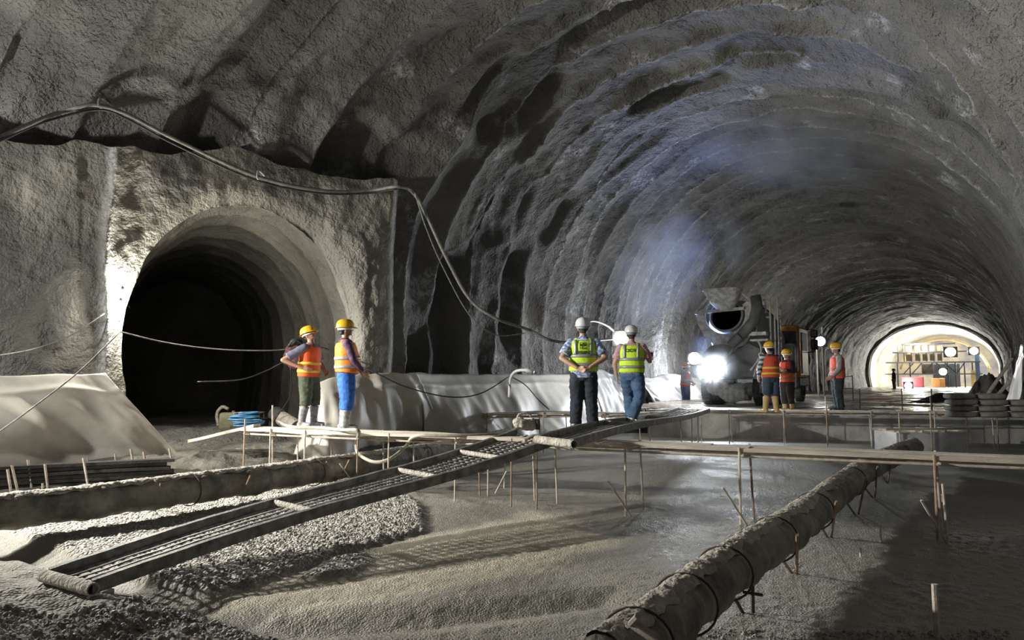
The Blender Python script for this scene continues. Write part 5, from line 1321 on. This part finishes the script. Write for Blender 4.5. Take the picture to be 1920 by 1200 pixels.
def person(name_label, loc, face, height, hat, skin, shirt, trousers, boots, pose, vest=None, sleeves='short', vest_hem=0.86,
           lean=0.0, head=(0, 0), hair=None, belly=0.0, group=None, bands=None, boot_h=0.36, vest_open=False, fine=True, vband=False, shirt_hem=None):
    """face: world direction (x, y) the figure looks to; pose: joints in the figure's own frame (x right, y forward)"""
    yaw = math.atan2(-face[0], face[1])
    root = empty('person', loc, yaw)
    k = height / 1.74
    root.scale = (k * 1.12, k * 1.12, k)
    tag(root, name_label, 'person', group)
    vx = 0.011 if fine else 0.02
    LM = Matrix.Translation((0, 0, .95)) @ Matrix.Rotation(-lean, 4, 'X') @ Matrix.Translation((0, 0, -.95))
    def T(p): return LM @ Vector(p)
    def J(n, d): return Vector(pose.get(n, d))
    shL, shR = T((-.175, 0, 1.395)), T((.175, 0, 1.395))
    elL, elR = J('elL', (-.23, -.02, 1.10)), J('elR', (.23, -.02, 1.10))
    haL, haR = J('haL', (-.24, .06, .86)), J('haR', (.24, .06, .86))
    hipL, hipR = Vector((-.088, 0, .90)), Vector((.088, 0, .90))
    knL, knR = J('knL', (-.10, .02, .49)), J('knR', (.10, .02, .49))
    anL, anR = J('anL', (-.11, -.02, .09)), J('anR', (.11, -.02, .09))
    fdL, fdR = J('fdL', (-.1, 1, 0)), J('fdR', (.1, 1, 0))
    hy, hp = head
    HM = LM @ Matrix.Translation((0, .0, 1.50)) @ Matrix.Rotation(hy, 4, 'Z') @ Matrix.Rotation(-hp, 4, 'X') @ Matrix.Translation((0, 0, -1.50))
    def H(p): return HM @ Vector(p)
    # --- body, one skin
    b = MB()
    b.tube([T((0, 0, z)) for z, _, _ in TORSO], [(rx, ry * .95) for _, rx, ry in TORSO], 20, side=(1, 0, 0))
    b.tube([T((0, -.01, 1.42)), T((0, 0, 1.48)), H((0, .008, 1.56))], [.062, .054, .054], 12)
    n0 = len(b.v)
    b.ball((0, .012, 1.635), (.074, .092, .108), 18, 14); b.ball((0, .045, 1.575), (.050, .052, .048), 14, 10)
    b.ball((0, .108, 1.618), (.013, .016, .022), 10, 8); b.tube([(0, .098, 1.652), (0, .120, 1.612)], [.008, .013], 8)
    b.ball((0, .100, 1.582), (.022, .010, .006), 10, 6); b.ball((0, .099, 1.572), (.018, .010, .006), 10, 6)
    b.ball((0, .090, 1.545), (.02, .014, .013), 10, 6)
    for s in (-1, 1):
        b.ball((s * .077, .0, 1.622), (.010, .022, .034), 10, 8)
        b.ball((s * .031, .092, 1.655), (.022, .010, .008), 10, 6); b.ball((s * .038, .082, 1.605), (.02, .016, .018), 8, 6)
    for i in range(n0, len(b.v)): b.v[i] = tuple(H(b.v[i]))
    for sh, el, ha, s, key in ((shL, elL, haL, -1, 'L'), (shR, elR, haR, 1, 'R')):
        b.ball(sh, .062, 12, 8)
        b.tube([sh, sh.lerp(el, .45), el], [.056, .05, .041], 12)
        b.ball(el, .042, 10, 8)
        b.tube([el, el.lerp(ha, .35), ha], [.041, .041, .027], 12)
        dr = (ha - el).normalized()
        hd = Vector(pose.get('hd' + key, dr)).normalized()          # where the fingers point
        pal = Vector(pose.get('pn' + key, (-s, 0.2, 0)))              # where the palm looks
        pal = (pal - hd * pal.dot(hd)).normalized(); ac = hd.cross(pal).normalized()   # across the hand
        if Vector(pose.get('th' + key, (0, 1, 0.3))).dot(ac) < 0: ac = -ac                # thumb side
        b.tube([ha - hd * .01, ha + hd * .03, ha + hd * .085], [(.027, .019), (.038, .016), (.041, .014)], 12, side=ac)
        curl = pose.get('curl' + key, 0.5)
        for f_, (off, ln) in enumerate([(.030, .068), (.011, .078), (-.009, .072), (-.028, .056)]):
            p = ha + hd * .08 + ac * off; d = hd.copy(); pts = [p]
            for q in (0.45, 0.32, 0.23):
                d = (d + pal * curl * (0.8 if f_ else .6)).normalized(); p = p + d * ln * q; pts.append(p)
            b.tube(pts, [.0105, .0100, .0095, .0085], 8)
        p = ha + hd * .025 + ac * .028; d = (hd * .6 + ac * .7 + pal * .3).normalized(); pts = [p, p + d * .035]
        d = (hd + ac * .15 + pal * .35 * (1 + curl)).normalized(); pts += [pts[-1] + d * .028, pts[-1] + d * .052]
        b.tube(pts, [.014, .0125, .011, .009], 8)
    for hp_, kn, an, fd in ((hipL, knL, anL, fdL), (hipR, knR, anR, fdR)):
        b.tube([hp_ + Vector((0, 0, .02)), hp_.lerp(kn, .5), kn], [.088, .075, .056], 14); b.ball(kn, .057, 10, 8)
        b.tube([kn, kn.lerp(an, .35), an], [.055, .054, .036], 12); b.ball(an, .04, 8, 6)
        f = Vector(fd); f.z = 0; f.normalize()
        b.tube([an + Vector((0, 0, -.045)) - f * .05, an + Vector((0, 0, -.055)) + f * .12, an + Vector((0, 0, -.065)) + f * .19], [.036, .036, .022], 10)
    b.remesh('body', skin, root, vx, smooth_it=1)
    if fine:
        for s in (-1, 1):
            e = MB(); e.ball(H((s * .031, .094, 1.637)), (.0115, .008, .0085), 10, 8)
            e.ball(H((s * .031, .1005, 1.637)), (.0055, .004, .0055), 8, 6)
            eo = e.build('eye', M_EYE, root, True); eo.data.materials.append(M_HAIR)
            nf = len(eo.data.polygons)
            for pi in range(80, nf): eo.data.polygons[pi].material_index = 1
    # --- hair
    h = MB(); n0 = 0
    h.ball((0, -.004, 1.652), (.083, .095, .102), 18, 12); h.tube([(0, -.045, 1.60), (0, -.05, 1.55)], [(.062, .04), (.045, .03)], 12, side=(1, 0, 0))
    V2 = []
    for v in h.v:
        v = Vector(v)
        if v.y > .05 and v.z < 1.69: v.y = min(v.y, .055); v.x *= .85
        if v.z < 1.60 and v.y > -.01: v.z = 1.60
        V2.append(tuple(H(v)))
    h.v = V2
    h.build('hair', hair or M_HAIR, root, True)
    # --- shirt
    c = MB(); hem = shirt_hem if shirt_hem is not None else 0.90
    zz = [hem] + [z for z, _, _ in TORSO if z > hem + .03]
    c.tube([T((0, belly * .5 * math.exp(-((z - 1.08) / 0.16) ** 2), z)) for z in zz], [prof(z, .014, belly * .5) for z in zz], 24, side=(1, 0, 0))
    c.tube([T((0, -.01, 1.44)), T((0, -.002, 1.495))], [.074, .066], 14)
    for sh, el, ha in ((shL, elL, haL), (shR, elR, haR)):
        c.ball(sh, .072, 12, 8)
        if sleeves == 'short':
            e = sh.lerp(el, .78); c.tube([sh, sh.lerp(e, .5), e], [.074, .076, .080], 14)
        else:
            c.tube([sh, sh.lerp(el, .5), el], [.069, .062, .055], 14); c.ball(el, .056, 10, 8)
            c.tube([el, el.lerp(ha, .5), el.lerp(ha, .93)], [.054, .049, .038], 14)
    c.remesh('shirt', shirt, root, vx + .002, 0.006 if fine else 0.0, 13)
    # --- trousers
    c = MB()
    c.tube([(0, 0, .78), (0, 0, .86), (0, 0, .98)], [(.15, .115), (.188, .135), (.184, .130)], 20, side=(1, 0, 0))
    cut = pose.get('cut', 1.0)
    for hp_, kn, an in ((hipL, knL, anL), (hipR, knR, anR)):
        c.tube([hp_ + Vector((0, 0, .0)), hp_.lerp(kn, .5), kn], [(.112, .128), .112, .096], 16, side=(1, 0, 0))
        c.ball(kn, .092, 12, 8)
        e = kn.lerp(an, cut)
        c.tube([kn, kn.lerp(e, .5), e], [.093, .090, .084], 14)
    c.remesh('trousers', trousers, root, vx + .002, 0.010 if fine else 0.0, 11)
    # --- footwear, one each
    for kn, an, fd in ((knL, anL, fdL), (knR, anR, fdR)):
        f = Vector(fd); f.z = 0; f.normalize(); c = MB(); sl = Vector((0, 0, -.05))
        if boot_h > .15:
            up = (kn - an).normalized()
            c.tube([an + Vector((0, 0, -.06)), an + up * .06, an + up * (boot_h * .6), an + up * (boot_h - .09)], [.056, .060, .072, .080], 16)
        else: c.tube([an + Vector((0, 0, -.05)), an + Vector((0, 0, .03))], [.048, .046], 12)
        sd = f.cross(Vector((0, 0, 1)))
        c.tube([an + sl - f * .075, an + sl - f * .03, an + sl + f * .09, an + sl + f * .16, an + sl + f * .195], [(.032, .030), (.044, .038), (.050, .036), (.044, .030), (.022, .022)], 14, side=sd)
        c.box(an + Vector((0, 0, -.083)) + f * .06, (.094, .265, .016), Euler((0, 0, math.atan2(-f.x, f.y))).to_matrix())
        c.remesh('boot' if boot_h > .15 else 'shoe', boots, root, vx + .001, 0.003 if fine else 0, 16)
    # --- vest
    if vest:
        c = MB(); a = .032
        zs = [vest_hem, .95, 1.05, 1.16, 1.28, 1.36, 1.415]
        zs = [z for z in zs if z >= vest_hem]
        def by(z): return belly * .6 * math.exp(-((z - 1.08) / 0.16) ** 2)
        R = {z: prof(z, a, belly * .6) for z in zs}
        c.tube([T((0, by(z), z)) for z in zs], [(R[z][0] - (.02 if z > 1.3 else 0), R[z][1]) for z in zs], 28, side=(1, 0, 0))
        for s in (-1, 1): c.tube([T((s * .10, 0, 1.40)), T((s * .085, 0, 1.462))], [(.055, .105), (.035, .07)], 12, side=(1, 0, 0))
        vst = c.remesh('safety_vest', vest, root, vx + .001, 0.004 if fine else 0, 12)
        bc = MB(); bm_ = bands or M_BANDS
        for zc in (vest_hem + .10, vest_hem + .24):
            nseg = 40; V, Fs = [], []
            for zz_ in (zc - .026, zc + .026):
                rx, ry = prof(zz_, a + .010, belly * .6)
                for q in range(nseg):
                    an_ = 2 * math.pi * q / nseg
                    V.append(T((math.cos(an_) * rx, math.sin(an_) * ry + by(zz_), zz_)))
            for q in range(nseg): Fs.append((q, (q + 1) % nseg, nseg + (q + 1) % nseg, nseg + q))
            bc.add(V, Fs)
        if vband:
            for s in (-1, 1):
                for fr in (-1, 1):
                    V, Fs = [], []; n = 10
                    for q in range(n):
                        z = vest_hem + .26 + (1.43 - vest_hem - .26) * q / (n - 1); rx, ry = prof(z, a + .012, belly * .6)
                        for xx in (.085, .125):
                            x_ = s * (xx + .01); y_ = fr * ry * math.sqrt(max(0.05, 1 - (x_ / (rx + .02)) ** 2)) + by(z)
                            V.append(T((x_, y_, z)))
                    for q in range(n - 1): Fs.append((2 * q, 2 * q + 1, 2 * q + 3, 2 * q + 2))
                    bc.add(V, Fs)
        bo = bc.build('reflective_band', bm_, root, True)
        sd_ = bo.modifiers.new('s', 'SOLIDIFY'); sd_.thickness = .003
    # --- hard hat
    c = MB(); n = 28; P, Fs = [], []
    prf = [(1.0, -.002), (1.0, .018), (.97, .05), (.86, .085), (.66, .112), (.4, .128), (.0, .134)]
    for (r, z) in prf:
        for q in range(n):
            an_ = 2 * math.pi * q / n
            rid = 0.006 if (abs(math.cos(an_)) < .25 and .3 < r < .98) else 0
            P.append((math.cos(an_) * .112 * r, math.sin(an_) * .133 * r + .004, 1.672 + z + rid))
    for i in range(len(prf) - 1):
        for q in range(n): Fs.append((i * n + q, i * n + (q + 1) % n, (i + 1) * n + (q + 1) % n, (i + 1) * n + q))
    c.add([H(p) for p in P], Fs)
    P, Fs = [], []
    for (r, z) in ((.98, .004), (1.0, -.002), (1.0, -.006), (.98, -.002)):
        for q in range(n):
            an_ = 2 * math.pi * q / n; fr = max(0, math.sin(an_)); out = (.018 + .040 * fr ** 3) if r == 1.0 else 0
            P.append((math.cos(an_) * (.111 * r + out * .6), math.sin(an_) * (.132 * r + out) + .004, 1.672 + z - (out * .25)))
    for i in range(4):
        for q in range(n): Fs.append((i * n + q, i * n + (q + 1) % n, ((i + 1) % 4) * n + (q + 1) % n, ((i + 1) % 4) * n + q))
    c.add([H(p) for p in P], Fs)
    ht = c.build('hard_hat', hat, root, True)
    c = MB(); c.lathe([(.098, 1.655), (.100, 1.64), (.096, 1.625)], (0, 0, 0), 'z', 24, 1, 1.12)
    c.v = [tuple(H(v)) for v in c.v]
    c.build('headband', mat('pale_headband', (0.35, 0.5, 0.52), None, 0.6) if hat is M_WHITEHAT else M_WHITE, ht, True)
    return root, T, H

def writing(root, T, y, z, lines, m, size, x=0.0):
    """letters printed on the back of a vest"""
    for k, (txt, sz) in enumerate(lines):
        cu = bpy.data.curves.new('lettering', 'FONT'); cu.body = txt; cu.size = sz; cu.align_x = 'CENTER'; cu.extrude = 0.0012; cu.offset = 0.0012
        o = bpy.data.objects.new('lettering', cu); COL.objects.link(o)
        dg = bpy.context.evaluated_depsgraph_get(); dg.update()
        me = bpy.data.meshes.new_from_object(o.evaluated_get(dg)); bpy.data.objects.remove(o)
        zz = z - k * size
        for v in me.vertices:
            xx = v.co.x + x; z2 = zz + v.co.y
            rx, ry = prof(z2, .043)
            v.co = T((xx, y * ry * math.sqrt(max(0.1, 1 - (xx / (rx + .02)) ** 2)) - 0.003 + v.co.z, z2))
        me.materials.clear(); me.materials.append(m)
        o = bpy.data.objects.new('lettering', me); COL.objects.link(o); o.parent = root

M_INK = mat('dark_ink', (0.03, 0.06, 0.06), None, 0.6)
# feet on the plank walkway / ramp / roadway
def stand(px, py, z): return G(px, py, z)
P1 = stand(577, 799, ROAD + .045)
r1, T1_, H1_ = person('slim worker in yellow helmet and orange vest, hand on hip, with olive trousers', P1, (0.96, -0.28), 1.70, M_YELLOWHAT, M_SKIN,
       mat('grey_tee', (0.20, 0.22, 0.30), (0.13, 0.145, 0.21), 0.8, 3), mat('olive_trousers', (0.10, 0.12, 0.07), (0.05, 0.06, 0.04), 0.85, 5), M_BOOTG,
       dict(elR=(.36, -.24, 1.17), haR=(.235, .03, 1.03), hdR=(-.3, .9, -.25), pnR=(-1, -.2, 0), elL=(-.30, .02, 1.14), haL=(-.22, .16, .98), cut=.3,
            knL=(-.10, .05, .49), anL=(-.11, .03, .09), anR=(.10, -.05, .09)), M_VORANGE, 'short', .88, 0.05, (0, -0.42), bands=M_BANDY)
P2 = stand(647, 805, ROAD + .045)
r2, _, _ = person('stout worker in yellow helmet, plum shirt, yellow orange vest and bright blue trousers', P2, (0.93, 0.36), 1.74, M_YELLOWHAT, M_SKIN,
       mat('plum_shirt', (0.13, 0.075, 0.14), (0.075, 0.045, 0.09), 0.8, 4), mat('blue_trousers', (0.035, 0.17, 0.62), (0.02, 0.09, 0.38), 0.8, 3), M_BOOTG,
       dict(elR=(.23, .07, 1.12), haR=(.16, .22, .93), elL=(-.22, .10, 1.12), haL=(-.15, .24, .94), cut=.45), M_VYO, 'long', .92, -0.04, (0.05, 0.0), belly=.05, bands=M_BANDS)
P3 = stand(1095, 805, ROAD + .07)
r3, T3_, _ = person('person in white helmet and lime vest with a square emblem, hands clasped behind the back', P3, (0.10, 1.0), 1.72, M_WHITEHAT, M_SKIN2,
       floral(), mat('navy_trousers', (0.035, 0.045, 0.065), (0.02, 0.025, 0.035), 0.85, 4), M_SHOE,
       dict(elL=(-.31, -.10, 1.14), haL=(-.085, -.20, .975), hdL=(.86, -.25, -.42), pnL=(0, -1, 0), thL=(0, 0, 1), elR=(.31, -.10, 1.14), haR=(.085, -.215, .985), hdR=(-.86, -.25, -.42), pnR=(0, 1, 0), thR=(0, 0, 1),
            curlL=.7, curlR=.7, anL=(-.12, -.02, .09), anR=(.13, -.02, .09)), M_VLIME, 'short', .93, 0.02, (-0.05, -0.15), M_GREYHAIR, boot_h=.1, vband=True, shirt_hem=.82)
writing(r3, T3_, -1, 1.20, [('中国建设', .060)], M_INK, .07)
mb = MB()
for (x, z, w_, h_) in [(0, 1.375, .10, .008), (0, 1.281, .10, .008), (-.046, 1.328, .008, .10), (.046, 1.328, .008, .10), (0, 1.352, .094, .012), (-.03, 1.336, .03, .025), (.03, 1.336, .03, .025), (0, 1.30, .09, .006)]:
    rx, ry = prof(z, .043)
    mb.box(T3_((x, -ry - .004, z)), (w_, .004, h_))
mb.build('emblem', M_INK, r3)
P4 = stand(1186, 793, ROAD + .07)
r4, T4_, _ = person('person in white helmet and lime vest with OOR lettering, pink shirt and jeans, walking away', P4, (0.22, 1.0), 1.72, M_WHITEHAT, M_SKIN2,
       mat('pink_shirt', (0.62, 0.42, 0.46), (0.50, 0.30, 0.35), 0.8, 20, lo=.45, hi=.55), mat('blue_jeans', (0.10, 0.19, 0.33), (0.05, 0.10, 0.19), 0.85, 5), M_SHOEW,
       dict(elL=(-.27, -.03, 1.10), haL=(-.25, .05, .84), elR=(.29, .06, 1.13), haR=(.30, .28, 1.16), hdR=(.1, .8, .5), pnR=(-.7, 0, .6), curlR=.8,
            knR=(.12, -.02, .49), anR=(.0, -.05, .09), knL=(-.06, .16, .50), anL=(-.04, .05, .12)), M_VLIME, 'short', .92, 0.03, (-0.05, -0.1), M_GREYHAIR, boot_h=.1, vband=True)
writing(r4, T4_, -1, 1.29, [('OOR', .085)], M_INK, .07, -.01)
mb = MB(); mb.box((.30, .365, 1.235), (.075, .012, .15), (0.4, 0, .1), .004)
mb.build('phone', M_BLACK, r4)
P5 = G(1447, 773, ROAD + .0)
r5, T5_, _ = person('worker in pale yellow helmet and orange vest with yellow bands, striped sleeves and rolled shorts', P5, (-0.25, 1.0), 1.78, M_YELLOWHAT, M_SKIN,
       striped(), mat('slate_shorts', (0.07, 0.10, 0.16), (0.04, 0.055, 0.09), 0.85, 5), M_BOOTY,
       dict(elL=(-.26, .04, 1.10), haL=(-.24, .10, .88), elR=(.24, .10, 1.12), haR=(.20, .27, 1.02), cut=.05, anL=(-.16, .0, .09), anR=(.12, .0, .09)), M_VRED, 'long', .88, 0.03, (0.1, 0), bands=M_BANDY, boot_h=.40)
mb = MB()
for (x, z, w_, h_) in [(.02, 1.28, .06, .008), (.02, 1.25, .06, .008), (.02, 1.22, .06, .008), (-.01, 1.25, .008, .07), (.05, 1.25, .008, .07), (.0, 1.18, .03, .02), (.05, 1.18, .03, .02)]:
    mb.box(T5_((x, -prof(z, .043)[1] - .003, z)), (w_, .004, h_))
mb.build('emblem', M_INK, r5)
P6 = G(1478, 770.5, ROAD)
person('worker with folded arms in black shirt and orange vest by the truck wheel', P6, (-0.85, -0.50), 1.62, M_YELLOWHAT, M_SKIN,
       mat('black_shirt', (0.03, 0.032, 0.045), (0.02, 0.02, 0.03), 0.85, 5), mat('black_trousers', (0.035, 0.033, 0.035), None, 0.85, 5), M_BOOTY,
       dict(elL=(-.27, .08, 1.14), haL=(.02, .20, 1.20), hdL=(1, .1, .1), pnL=(0, -1, 0), elR=(.27, .08, 1.14), haR=(-.02, .23, 1.16), hdR=(-1, .1, .1), pnR=(0, -1, 0), cut=.7), M_VRED, 'long', .84, 0.0, (0, -.05), bands=mat('olive_band', (0.25, 0.22, 0.10), None, .5))
P7 = G(1573, 771, ROAD)
person('worker in yellow helmet, grey long sleeves and orange vest standing alone beside the truck', P7, (-0.97, 0.15), 1.78, M_YELLOWHAT, M_SKIN,
       mat('light_grey_shirt', (0.42, 0.43, 0.46), (0.30, 0.31, 0.34), 0.85, 5), mat('black_green_trousers', (0.03, 0.042, 0.045), None, 0.85, 5), M_BLACK,
       dict(elL=(-.22, .02, 1.12), haL=(-.20, .16, .92), elR=(.22, .02, 1.12), haR=(.20, .14, .90)), M_VRED, 'long', .86, 0.0, (0, 0.05), bands=mat('olive_band', (0.25, 0.22, 0.10), None, .5), boot_h=.3)
P8 = D(1286, 767, 25.2); P8.z = 0.62
person('small worker in orange helmet and vest standing in the glare left of the truck', P8, (0.75, -0.65), 1.60, mat('orange_helmet', (0.80, 0.33, 0.05), None, .4), M_SKIN,
       mat('light_grey_shirt', (0.42, 0.43, 0.46), None, 0.85, 5), mat('faded_blue_trousers', (0.10, 0.16, 0.28), None, 0.85, 5), M_BOOTY,
       dict(elL=(-.22, .08, 1.14), haL=(-.12, .24, 1.02), elR=(.22, .06, 1.14), haR=(.14, .26, 1.0)), M_VRED, 'long', .9, 0.05, (0, -.1), fine=False)
P9 = D(1677, 731, 62.0); P9.z = ROAD - .03
person('distant person in dark plum jacket in front of the bright portal', P9, (-0.9, 0.2), 1.70, mat('dark_cap', (0.05, 0.04, 0.05), None, .6), M_SKIN,
       mat('plum_jacket', (0.12, 0.05, 0.08), None, 0.85, 5), mat('grey_trousers', (0.22, 0.21, 0.20), None, 0.85, 5), M_BLACK,
       dict(elL=(-.26, -.02, 1.12), haL=(-.2, .1, .95)), None, 'long', fine=False, shirt_hem=.80)
